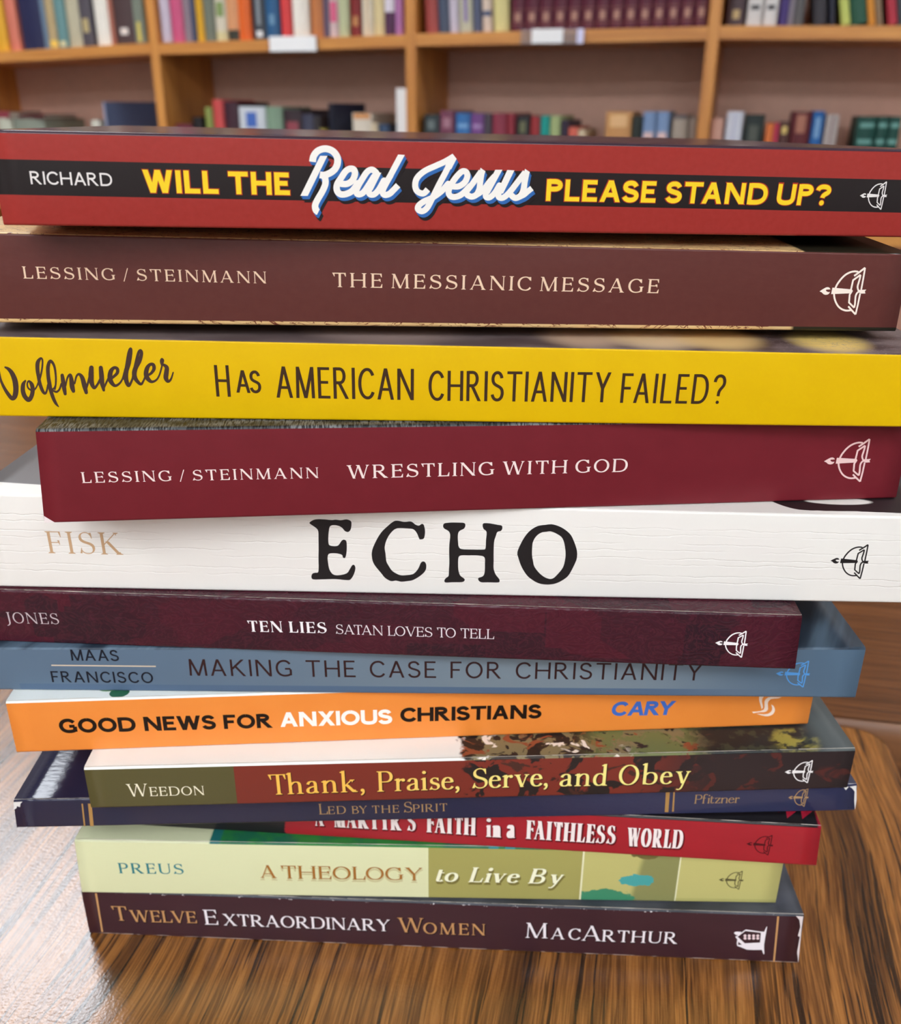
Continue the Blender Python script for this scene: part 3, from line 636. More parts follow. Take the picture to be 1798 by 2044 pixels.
class Book:
    def __init__(s, nm, ends=(0, 0, 0, 0), r=None, dep=.139, sag=0.0):
        s.nm = nm; k = 12 - NAMES.index(nm)
        s.xc, s.yc, s.yaw, s.Lg, dT, dB = POSE[nm]; s.pb, s.pt = LAYER[k], LAYER[k+1]
        s.e = Vector((math.cos(s.yaw), math.sin(s.yaw), 0)); s.n = Vector((-math.sin(s.yaw), math.cos(s.yaw), 0))
        s.P = Vector((s.xc, s.yc, 0)); s.ends = [x/1000 for x in ends]; s.dT, s.dB = dT, dB; s.dep = dep; s.sag = sag
        s.z0 = s.zb(0, 0); s.T = (s.zt(0, 0) - s.z0)*1000; s.TF = s.T - dT*1000; s.BF = dB*1000; s.ink = {}
    def xf(s, u, d): return s.xc + u*s.e.x - d*s.e.y
    def zb(s, u, d): return s.pb[0] + s.pb[1]*s.xf(u, d) + .00003
    def zt(s, u, d): return s.pt[0] + s.pt[1]*s.xf(u, d) - .00003 - s.sag*max(0, d)/s.dep
    def sp(s, px, py):             # photograph pixel -> (along the spine, height) on the spine, metres
        r_ = ray(px, py); t = (s.P - EYEP).dot(s.n)/r_.dot(s.n); q = EYEP + r_*t
        return (q - s.P).dot(s.e), q.z
    def U(s, px, py): return s.sp(px, py)[0]*1000
    def UV(s, px, py):
        u, z = s.sp(px, py); return u*1000, (z - s.zb(u, 0))/(s.zt(u, 0) - s.zb(u, 0))*s.T
    def top(s, px, py):            # pixel -> (u, s) of the top cover's art, mm
        r_ = ray(px, py); t = (s.pt[0] - EYE)/(r_.z - s.pt[1]*r_.x); q = EYEP + r_*t - s.P
        return q.dot(s.e)*1000, s.T + q.dot(s.n)*1000
    def build(s, label, art, cover_label=None):
        s.o = thing('paperback_book', label, 'book', W3((s.xc, s.yc, s.z0)), YAW + s.yaw, 'paperbacks stacked on the table')
        n, D, c = 40, s.dep, CT
        prof = []                      # depth, from the bottom 0 or top 1, height, the same for the inner side
        def fold(tb, dl):              # from the flat cover to the spine: a plain round fold, or a cover that lifts towards the spine
            if dl < .0009:
                r = dl*1.35
                out = [(D - (D - r)*k/5, 0.0) for k in range(6)] + [(r - r*math.sin(PI/12*k), r - r*math.cos(PI/12*k)) for k in range(1, 7)]
            else:
                r, ds = .0006, .045
                out = [(D - (D - ds)*k/4, 0.0) for k in range(5)] + [(ds + (r - ds)*k/5, dl*(k/5)**1.3) for k in range(1, 6)] + [(r - r*math.sin(PI/8*k), dl + r - r*math.cos(PI/8*k)) for k in range(1, 5)]
            return [(d, tb, dz, max(d, c), max(dz + c*(1 if d > r*.9 else 0), min(dz, c) if d > r else dz)) for d, dz in out], out[-2][0]
        lo_, _q = fold(0, s.dB); hi_, _q = fold(1, s.dT)
        prof = lo_ + hi_[::-1]; qb = max(s.dB*1.35, .0006); qt = max(s.dT*1.35, .0006)
        m = len(prof); vo = []; us = []
        for i in range(n + 1):
            f = 2*i/n - 1; u0 = s.Lg/2*f
            for d, tb, dz, di, dzi in prof:
                lo, hi = s.zb(u0, d), s.zt(u0, d); t = dz/(hi-lo) if not tb else 1 - dz/(hi-lo)
                e = s.ends; sh = (e[1]*(1-t) + e[0]*t)*max(0, -f) + (e[3]*(1-t) + e[2]*t)*max(0, f)
                vo.append((u0 + sh, d, lo + (hi-lo)*t - s.z0))
        for i in range(n + 1):
            f = 2*i/n - 1; u0 = s.Lg/2*f
            for d, tb, dz, di, dzi in prof:
                lo, hi = s.zb(u0, d), s.zt(u0, d); t = dzi/(hi-lo) if not tb else 1 - dzi/(hi-lo)
                e = s.ends; sh = (e[1]*(1-t) + e[0]*t)*max(0, -f) + (e[3]*(1-t) + e[2]*t)*max(0, f)
                vo.append((u0 + sh, di, lo + (hi-lo)*t - s.z0))
        NO = (n + 1)*m
        def suv(i, j):
            d, tb, dz = prof[j][:3]; u = vo[i*m + j][0]*1000
            if tb: v = s.T - dz*1000 + d*1000*(1 if d > 0 else 0)
            else: v = dz*1000 - d*1000
            return u, v
        fs, fm, uv, sm = [], [], [], []
        for i in range(n):
            for j in range(m - 1):
                fs.append((i*m+j, (i+1)*m+j, (i+1)*m+j+1, i*m+j+1)); fm.append(0); uv.append([suv(i, j), suv(i+1, j), suv(i+1, j+1), suv(i, j+1)]); sm.append(True)
                fs.append((NO+i*m+j+1, NO+(i+1)*m+j+1, NO+(i+1)*m+j, NO+i*m+j)); fm.append(1); uv.append([(0, 0)]*4); sm.append(False)
            for j, fl in ((0, 1), (m-1, 0)):
                q = (i*m+j, NO+i*m+j, NO+(i+1)*m+j, (i+1)*m+j); fs.append(q if fl else q[::-1]); fm.append(1); uv.append([(0, 0)]*4); sm.append(False)
        for i, fl in ((0, 1), (n, 0)):
            for j in range(m - 1):
                q = (i*m+j, i*m+j+1, NO+i*m+j+1, NO+i*m+j); fs.append(q if fl else q[::-1]); fm.append(1); uv.append([(0, 0)]*4); sm.append(False)
        s.cover = mesh_obj('cover', vo, fs, [art, EDGE], s.o, fm, uv, sm)
        if cover_label: s.cover['label'] = cover_label
        hu, g = s.Lg/2 - .0007, CT + .00006
        vs = []
        for u in (-hu, hu):
            for d in (max(qt, qb) + .0004, D - .0012):
                vs += [(u, d, s.zb(u, d) + g + (s.dB if s.dB > .0009 else 0) - s.z0), (u, d, s.zt(u, d) - g - (s.dT if s.dT > .0009 else 0) - s.z0)]
        mesh_obj('page_block', vs, [(0,1,3,2),(4,6,7,5),(0,4,5,1),(2,3,7,6),(0,2,6,4),(1,5,7,3)], [PAPER_Z], s.o)
        for (part, _k), layers in s.ink.items():
            V, Fc, mats, mi = [], [], [], []
            for li, (polys, mat) in enumerate(layers):
                if mat not in mats: mats.append(mat)
                best = None
                for attempt in range(8):               # merge the overlapping strokes of a layer into one flat sheet
                    rnd = random.Random(attempt); P2, F2, area = [], [], 0.0
                    for p in polys:
                        q = [p[i] for i in range(len(p)) if math.dist(p[i], p[i-1]) > 1e-7]
                        if len(q) < 3: continue
                        q = [Vector((x*1000 + rnd.uniform(-4e-4, 4e-4), y*1000 + rnd.uniform(-4e-4, 4e-4))) for x, y in q]
                        for t in ([(0, 1, 2), (0, 2, 3)] if len(q) == 4 else tessellate_polygon([[v.to_3d() for v in q]])):
                            A_, B_, C_ = (q[i] for i in t); k = (B_ - A_).cross(C_ - A_)
                            if abs(k) < 2e-5: continue
                            n0 = len(P2); P2 += [A_, B_, C_]; F2.append([n0, n0 + 1, n0 + 2] if k > 0 else [n0, n0 + 2, n0 + 1]); area += abs(k)/2
                    vo2, _, fo2, _, _, of2 = delaunay_2d_cdt(P2, [], F2, 0, 1e-6, True)
                    fin = [tuple(f) for f, of in zip(fo2, of2) if of]
                    ua = sum(abs((vo2[f[1]] - vo2[f[0]]).cross(vo2[f[2]] - vo2[f[0]]))/2 for f in fin)
                    if ua <= area*1.005 and ua > .3*area: best = ([tuple(v) for v in vo2], fin); break
                if best is None:
                    print('UNION FAILED', part, li); best = ([tuple(v) for v in P2], [tuple(f) for f in F2])
                n0 = len(V); V += [(v[0]/1000, -.00003 - .000012*li, v[1]/1000 - s.z0) for v in best[0]]
                for f in best[1]: Fc.append(tuple(n0 + i for i in f)); mi.append(mats.index(mat))
            mesh_obj(part, V, Fc, mats, s.cover, mi)
        return s
    def add(s, part, polys, mat, key=0): s.ink.setdefault((part, key), []).append((polys, mat))
    def text(s, part, txt, p0, p1, h, st, col, grow=None, shadow=None):
        a, b = s.sp(*p0), s.sp(*p1); hh = s.sp(p0[0], p0[1]-h)[1] - a[1]
        ln = math.hypot(b[0]-a[0], b[1]-a[1]); cx, sx = (b[0]-a[0])/ln, (b[1]-a[1])/ln
        def place(polys, dx=0, dy=0): return [[(a[0] + (x+dx)*hh*cx - (y+dy)*hh*sx, a[1] + (x+dx)*hh*sx + (y+dy)*hh*cx) for x, y in q] for q in polys]
        po = set_line(txt, st, ln/hh)
        if shadow:
            for dx, dy, c, gr in shadow: s.add(part, place(set_line(txt, dict(st, grow=gr), ln/hh + 2*gr) if gr else po, dx - (gr or 0), dy), c)
        if grow: s.add(part, place(set_line(txt, dict(st, grow=grow[0]), ln/hh + 2*grow[0]), -grow[0], 0), grow[1])
        s.add(part, place(po), col)
    def px(s, part, polys, mat, org=(0, 0), sc=1.0, off=(0, 0), key=0):   # outlines traced in photograph pixels
        s.add(part, [[s.sp(org[0] + x/sc + off[0], org[1] + y/sc + off[1]) for x, y in q] for q in polys], mat, key)
    def rect(s, part, x0, x1, v0, v1, col, x2=None, x3=None):
        """a printed bar: x in pixels on the middle line, v as a share of the thickness"""
        out = []
        for xx, v in ((x0, v0), (x1, v0), (x1 if x3 is None else x3, v1), (x0 if x2 is None else x2, v1)):
            out.append((xx/1000, s.zb(xx/1000, 0) + (s.zt(xx/1000, 0) - s.zb(xx/1000, 0))*v))
        s.add(part, [out], col)
SERIF = dict(wk=.14, wt=.06)
SERIFB = dict(wk=.19, wt=.06, sl=.07)
SANS = dict(wk=.125, sans=True)
SANSB = dict(wk=.225, sans=True)
def ci(*c): return flat(c, .42, .22)
# the publisher's sign: a torch crossing a ring and an open book, traced once and placed on each spine
EMB_O, EMB_S = (1620, 520), 14.983
def emblem_px():
    out = []
    def line(pts, wd, smooth=True, cap=False):
        q = crom(pts, n=5) if smooth else pts
        out.extend(ribbon(q, [wd]*len(q), cap))
    def seg(pts, wd):
        for a, b in zip(pts, pts[1:]): out.extend(ribbon([a, b], [wd, wd]))
        for p in pts[1:-1]: out.append([(p[0]+wd/2*math.cos(2*PI*k/10), p[1]+wd/2*math.sin(2*PI*k/10)) for k in range(10)])
    line([(1380,352),(1270,340),(1140,365),(1000,435),(880,540),(790,650),(730,740),(690,830)], 54)
    line([(650,980),(662,1100),(700,1220),(770,1340),(860,1420),(960,1465),(1060,1478),(1170,1465)], 54)
    seg([(1255,472),(1400,372),(1585,235)], 54); seg([(1585,235),(1530,560),(1470,880)], 50)
    seg([(1440,980),(1380,1280),(1305,1590)], 50); seg([(1305,1590),(1180,1460),(1085,1355)], 54)
    seg([(1160,880),(1225,595),(1450,440)], 52); line([(1450,440),(1430,540),(1395,660),(1365,760),(1368,840),(1395,905)], 52)
    line([(1390,930),(1340,980),(1305,1060),(1293,1180),(1285,1290),(1262,1395)], 52); seg([(1262,1395),(1105,1245),(1125,1010),(1180,930)], 52)
    out.append([(600,812),(1130,858),(1190,862),(1222,910),(1185,955),(1110,978),(562,1000)])
    out.append([(1375,905),(1420,880),(1480,878),(1625,868),(1582,922),(1600,982),(1480,985),(1410,960)])
    out.append([(212,920),(300,862),(400,808),(460,796),(512,815),(542,862),(482,866),(425,868),(398,890),(430,925),(480,942),(528,935),(505,980),(460,1012),(390,1022),(330,1002),(280,950)])
    return out
EMB = emblem_px()
_ref = Book('mess')
_e = [[_ref.sp(EMB_O[0] + x/EMB_S, EMB_O[1] + y/EMB_S) for x, y in q] for q in EMB]
ex = [p[0] for q in _e for p in q]; ez = [p[1] for q in _e for p in q]
EMB_N = [[((p[0]-min(ex))/(max(ex)-min(ex)), (p[1]-min(ez))/(max(ez)-min(ez))) for p in q] for q in _e]
def emblem(b, x0, y0, x1, y1, mat):
    """fit the sign to a pixel box on the spine"""
    A = b.sp(x0, (y0+y1)/2); B = b.sp(x1, (y0+y1)/2); Cq = b.sp((x0+x1)/2, y1); D = b.sp((x0+x1)/2, y0)
    b.add('publisher_emblem', [[(A[0] + (B[0]-A[0])*x, Cq[1] + (D[1]-Cq[1])*y + (x-.5)*(B[1]-A[1])*0) for x, y in q] for q in EMB_N], mat)
def flecks(b, pts, mat=None, part='worn_edge'):
    """chips of bare paper along an edge of the spine"""
    rnd = random.Random(len(pts)*7 + len(b.nm)); out = []
    for x, y, w_, h_ in pts:
        n = 9; out.append([(x + w_*.5*math.cos(2*PI*k/n)*rnd.uniform(.6, 1.15), y + h_*.5*math.sin(2*PI*k/n)*rnd.uniform(.6, 1.15)) for k in range(n)])
    b.px(part, out, mat or ci(240, 232, 226))
# --- 1: red paperback with the black band
def b_real():
    b = Book('real', sag=.002)
    s = Sh('red_cover'); u, v = s.uv(); T = b.T
    q0, q1 = b.UV(20, 318), b.UV(1780, 358.5); k1 = (q1[1]-q0[1])/(q1[0]-q0[0])
    r0, r1 = b.UV(20, 389), b.UV(1780, 424); k2 = (r1[1]-r0[1])/(r1[0]-r0[0])
    up = s.mt('ADD', s.mt('MULTIPLY', u, k1), q0[1] - k1*q0[0]); lo = s.mt('ADD', s.mt('MULTIPLY', u, k2), r0[1] - k2*r0[0])
    band = s.mul(s.step(v, lo, .04), s.inv(s.step(v, up, .04)))
    n = s.noise(u, v, scale=.8, detail=2)
    col = s.mix(band, s.mix(n, (168, 57, 51), (156, 48, 42)), (40, 34, 34))
    col = s.mix(s.step(v, b.TF, .1), col, (62, 44, 54))
    m = s.done(col, .22, .26, bump=s.noise(u, s.mul(v, .5), scale=.15, detail=2), bs=.1, bd=.001)
    B_ = dict(SANSB, sp=.34)
    b.text('author_lettering', 'RICHARD', (62, 367.5), (225, 371.5), 26, dict(SANS, wk=.14, xs=1.1), ci(238, 232, 228))
    yl, rd = ci(250, 214, 40), ci(176, 52, 34)
    b.text('title_lettering', 'WILL THE', (288, 384.5), (579, 389.5), 46, dict(B_, wk=.235), yl, grow=(.035, rd))
    b.text('title_lettering', 'PLEASE STAND UP?', (1089, 401), (1653, 410.5), 43.5, dict(B_, wk=.225, xs=1.1), yl, grow=(.035, rd))
    # the script words
    A, sa = (590, 280), 7.4917; J, sj = (810, 290), 6.659
    wA, wJ = [], []
    def st(lst, pts, wd, cap=True): q = crom(pts, n=6); lst += ribbon(q, [wd]*len(q), cap)
    wA += [[(365,232),(475,232),(180,832),(70,830)]]
    st(wA, [(252,322),(268,240),(330,160),(440,125),(550,160),(618,245),(625,340),(590,425),(520,485),(430,520),(360,515)], 102, False)
    st(wA, [(400,520),(440,570),(442,660),(395,770),(325,890),(292,970),(300,1040),(335,1070)], 96, False)
    wA += [[(250,1040),(345,1000),(355,1040),(320,1112),(300,1110)]]
    st(wA, [(690,652),(770,650),(845,600),(885,510),(870,440),(815,425),(750,460),(680,560),(620,660),(618,750),(670,805),(760,800),(850,750),(930,640)], 96)
    st(wA, [(1200,480),(1140,438),(1070,470),(1000,570),(930,690),(905,770),(940,808),(1010,780),(1090,670),(1170,540)], 92)
    wA += [[(1170,480),(1280,485),(1150,745),(1050,790)]]
    st(wA, [(1215,500),(1150,640),(1095,750),(1110,806),(1170,808),(1240,740),(1320,600)], 90)
    wA += [[(1530,212),(1632,218),(1350,740),(1262,720)]]
    st(wA, [(1420,520),(1330,680),(1298,770),(1330,815),(1400,800),(1460,745),(1530,672)], 92, False)
    st(wJ, [(290,585),(230,640),(150,610),(122,530),(150,430),(250,340),(400,270),(520,215),(640,145)], 80, False)
    wJ += [[(620,112),(672,180),(600,320),(520,270)]]
    st(wJ, [(590,230),(530,350),(440,520),(340,720),(280,830),(215,875),(160,850),(170,800),(240,745),(350,695),(470,610),(560,510)], 80)
    st(wJ, [(610,545),(700,545),(780,490),(815,410),(795,352),(740,350),(660,430),(590,540),(565,625),(600,680),(680,680),(760,635),(850,540)], 80)
    st(wJ, [(770,650),(860,540),(940,430),(1000,345)], 78, False)
    wJ += [[(990,298),(1055,345),(1010,480),(940,470)]]
    st(wJ, [(1000,390),(985,490),(975,580),(935,655),(870,682),(815,660)], 80)
    st(wJ, [(930,665),(1010,610),(1100,490),(1180,400)], 70, False)
    wJ += [[(1185,325),(1280,325),(1110,640),(1030,640)], [(1345,328),(1440,332),(1290,640),(1200,640)]]
    st(wJ, [(1110,560),(1062,640),(1065,688),(1115,690),(1180,630),(1240,530)], 76)
    st(wJ, [(1280,550),(1230,640),(1235,690),(1290,695),(1370,630),(1480,490),(1585,355)], 78, False)
    wJ += [[(1580,312),(1645,355),(1605,480),(1530,480)]]
    st(wJ, [(1595,390),(1575,490),(1560,590),(1520,670),(1450,700),(1400,665)], 80)
    st(wJ, [(1480,695),(1560,660),(1620,610),(1672,570)], 74, False)
    bl, bk, wh = ci(52, 108, 178), ci(36, 28, 30), ci(250, 246, 238)
    for off, m_ in (((7.5, 13), bk), ((5.6, 10), bk), ((3.6, 6.6), bl), ((1.8, 3.4), bl), ((0, 0), wh)):
        b.px('title_lettering', wA, m_, A, sa, off); b.px('title_lettering', wJ, m_, J, sj, off)
    emblem(b, 1716, 362, 1770, 419, ci(238, 232, 228))
    b.build('red paperback with a black band and yellow title, topmost of the stack', m)
# --- 2: brown
def b_mess():
    b = Book('mess')
    s = Sh('brown_cover'); u, v = s.uv(); T = b.T
    n = s.noise(u, v, scale=.5, detail=2)
    vein = s.band(s.noise(s.mul(u, .12), s.mul(v, .3), 2.0, 1.0, 3, .6, 1.5), .49, .515, .006)
    parch = s.mix(vein, s.mix(s.noise(u, v, scale=.12), (238, 208, 150), (206, 160, 104)), (112, 52, 34))
    ur = b.top(1612, 490)[0]
    parch = s.mix(s.step(u, ur, .6), parch, (38, 36, 26))
    col = s.mix(n, (100, 54, 48), (92, 46, 42))
    col = s.mix(s.step(v, b.TF, .04), col, parch)
    col = s.mix(s.inv(s.step(v, b.BF + .95, .04)), col, parch)
    m = s.done(col, .3, .26, bump=s.noise(s.mul(u, .1), s.mul(v, .3), scale=1, detail=3), bs=.12, bd=.001)
    pc = ci(240, 208, 178)
    b.text('author_lettering', 'LESSING / STEINMANN', (47, 555.7), (532, 565.7), 24, dict(SERIF, wk=.16, wt=.07, xs=1.2, sp=.3), pc)
    b.text('title_lettering', 'THE MESSIANIC MESSAGE', (663.5, 572.7), (1313.5, 585.3), 28.6, dict(SERIF, wk=.16, wt=.07, xs=1.2, sp=.3), pc)
    emblem(b, 1635.5, 533, 1728, 629, ci(250, 236, 222))
    b.build('dark brown paperback directly beneath the red one, parchment showing at its edges', m)
# --- 3: yellow
def b_wolf():
    b = Book('wolf')
    s = Sh('yellow_cover'); u, v = s.uv(); T = b.T
    col = s.mix(s.noise(s.mul(u, .1), s.mul(v, .1), scale=1, detail=2), (230, 188, 3), (222, 178, 1))
    ph = s.mix(s.step(s.noise(s.mul(u, .05), s.mul(v, .12), 5.0, 1.0, 3), .5, .2), (70, 50, 48), (120, 104, 102))
    ph = s.mix(s.step(u, b.top(1100, 690)[0], 30), s.mix(.5, (104, 92, 92), ph), ph)
    for px_, wd_, c in ((1180, 9, (196, 166, 140)), (1330, 10, (224, 194, 152)), (1460, 9, (226, 190, 130)), (1680, 8, (248, 210, 120)), (760, 16, (150, 130, 124))):
        uu, ss = b.top(px_, 688); ph = s.mix(s.mul(s.ell(u, v, uu, T + 9, wd_, 9, .9), .9), ph, c)
    ph = s.mix(s.mul(s.band(s.noise(s.mul(u, .1), s.mul(v, .5), 3.0, 1.0, 3, .6, 2), .49, .51, .01), s.step(u, b.top(1560, 690)[0], 2)), ph, (150, 130, 130))
    col = s.mix(s.step(v, b.TF, .05), col, ph)
    m = s.done(col, .42, .16, bump=s.noise(s.mul(u, .08), s.mul(v, .15), scale=1, detail=2), bs=.12, bd=.001)
    A, sa, Bq, sb = (0, 680), 9.989, (170, 680), 9.463
    wa, wb = [], []
    def st(lst, pts): q = crom(pts, n=6); lst += ribbon([p[:2] for p in q], [p[2] for p in q], True)
    st(wa, [(-190,520,60),(-150,680,90),(-110,900,100),(-70,1080,80),(-40,1160,50)]); st(wa, [(-70,1160,50),(-60,900,80),(-45,700,90),(-40,580,60)])
    st(wa, [(-20,620,46),(15,780,46),(80,930,60),(160,1060,72),(240,1150,80),(295,1110,100),(318,980,108),(300,800,108),(240,650,90),(170,565,66),(105,530,36)])
    st(wa, [(505,800,40),(465,870,78),(456,990,88),(495,1110,90),(575,1180,88),(635,1090,84),(652,970,84),(632,870,78),(578,806,40),(545,850,34),(555,930,34),(610,980,36),(690,975,34),(745,890,32)])
    st(wa, [(745,890,34),(800,740,40),(838,560,38),(848,400,36),(815,350,44),(755,430,80),(748,570,80),(772,740,70),(800,870,70),(850,1000,66),(900,1055,46),(935,990,40),(955,880,36)])
    st(wa, [(1095,965,36),(1112,850,38),(1112,700,40),(1080,500,50),(1005,405,62),(958,520,76),(962,700,76),(985,850,80),(1015,1000,76),(1065,1150,70),(1115,1250,56),(1168,1315,22)])
    st(wa, [(1030,980,36),(1080,945,36),(1108,890,36)]); st(wa, [(1070,1000,40),(1130,1020,44),(1185,970,40),(1225,860,40)])
    st(wa, [(1240,690,68),(1258,800,84),(1280,950,84),(1300,1060,62)]); st(wa, [(1310,900,30),(1345,740,38),(1400,680,56),(1425,790,88),(1440,920,98),(1465,1005,70)])
    st(wa, [(1490,850,34),(1525,710,40),(1580,668,52),(1640,740,84),(1685,900,96),(1720,1035,68)]); st(wa, [(1722,960,36),(1760,840,36),(1800,700,40)])
    st(wb, [(20,900,36),(60,760,36),(100,600,40)]); st(wb, [(118,510,84),(112,650,100),(122,790,88),(170,890,60),(230,830,44),(285,730,50)])
    st(wb, [(295,510,76),(308,650,92),(320,800,86),(352,935,50)]); st(wb, [(360,880,34),(405,780,38),(450,690,38)])
    st(wb, [(490,715,48),(560,660,54),(610,600,62),(606,530,62),(545,512,60),(485,580,84),(468,690,92),(492,780,84),(565,850,56),(650,805,40),(705,720,34),(740,600,36)])
    st(wb, [(730,720,34),(775,470,42),(820,230,48),(858,150,52),(862,230,62),(825,420,80),(775,570,90),(768,700,88),(792,800,78),(825,850,56),(870,780,44),(915,660,40)])
    st(wb, [(900,690,40),(950,460,56),(1000,250,54),(1040,185,56),(1065,240,60),(1025,380,80),(950,520,88),(928,640,90),(965,740,74),(1050,820,54),(1100,760,38),(1140,660,36)])
    st(wb, [(1190,650,46),(1250,610,52),(1300,530,66),(1285,455,66),(1225,450,60),(1170,520,80),(1150,630,90),(1182,715,84),(1255,775,56),(1345,740,38),(1405,640,34),(1450,480,34)])
    st(wb, [(1450,460,40),(1432,390,44),(1448,345,40),(1472,375,40),(1458,440,34)]); st(wb, [(1455,440,34),(1538,500,76),(1535,600,90),(1525,700,90),(1565,770,56),(1620,725,38),(1662,600,26)])
    dk = ci(70, 50, 42)
    b.px('author_lettering', wa, dk, A, sa); b.px('author_lettering', wb, dk, Bq, sb)
    TN = dict(wk=.098, sans=True, xs=.58, sp=.62); dt = ci(62, 42, 26)
    b.text('title_lettering', 'H', (432, 791.5), (461, 792), 63, dict(TN, xs=.5), dt)
    b.text('title_lettering', 'AS', (472, 783.5), (522, 785), 45, dict(TN, wk=.13, xs=.66), dt)
    b.text('title_lettering', 'AMERICAN', (552, 793.5), (826, 798.6), 62.5, TN, dt)
    b.text('title_lettering', 'CHRISTIANITY', (855, 799.6), (1215.5, 803), 60, dict(TN, wk=.1), dt)
    b.text('title_lettering', 'FAILED?', (1237, 803.8), (1443, 806.5), 59, dict(TN, wk=.1), dt)
    b.build('bright yellow paperback, third from the top of the stack', m)
# --- 4: burgundy
def b_wres():
    b = Book('wres', ends=(.9, -.9, 0, 0))
    s = Sh('burgundy_cover'); u, v = s.uv(); T = b.T
    col = s.mix(s.noise(s.mul(u, .2), s.mul(v, .2), scale=1, detail=2), (118, 32, 42), (108, 26, 36))
    ht = s.step(s.noise(s.mul(u, 2.6), s.mul(v, .35), 1.0, 1.0, 2), .5, .1)
    reg = s.noise(s.mul(u, .08), s.mul(v, .2), 4.0, 1.0, 1)
    eng = s.mix(ht, s.mix(s.step(reg, .5, .1), (36, 36, 38), (20, 20, 22)), s.mix(s.step(reg, .5, .1), (118, 120, 120), (70, 72, 74)))
    col = s.mix(s.step(v, b.TF, .03), col, eng)
    m = s.done(col, .42, .26, bump=s.noise(s.mul(u, .1), s.mul(v, .2), scale=1, detail=2), bs=.1, bd=.001)
    pc = ci(246, 226, 220); K = dict(SERIF, wk=.165, wt=.072, xs=1.18, sp=.3)
    b.text('author_lettering', 'LESSING / STEINMANN', (164, 964), (636, 954), 21.6, K, pc)
    b.text('title_lettering', 'WRESTLING WITH GOD', (692.5, 955.5), (1251.5, 941.5), 26.8, K, pc)
    emblem(b, 1644.5, 876, 1737, 963, ci(240, 204, 200))
    b.px('worn_edge', [[(88, 1030), (97, 1037), (110, 1043), (88.5, 1043)]], ci(240, 228, 226))
    b.build('burgundy paperback with white serif lettering, between the yellow and the white books', m)
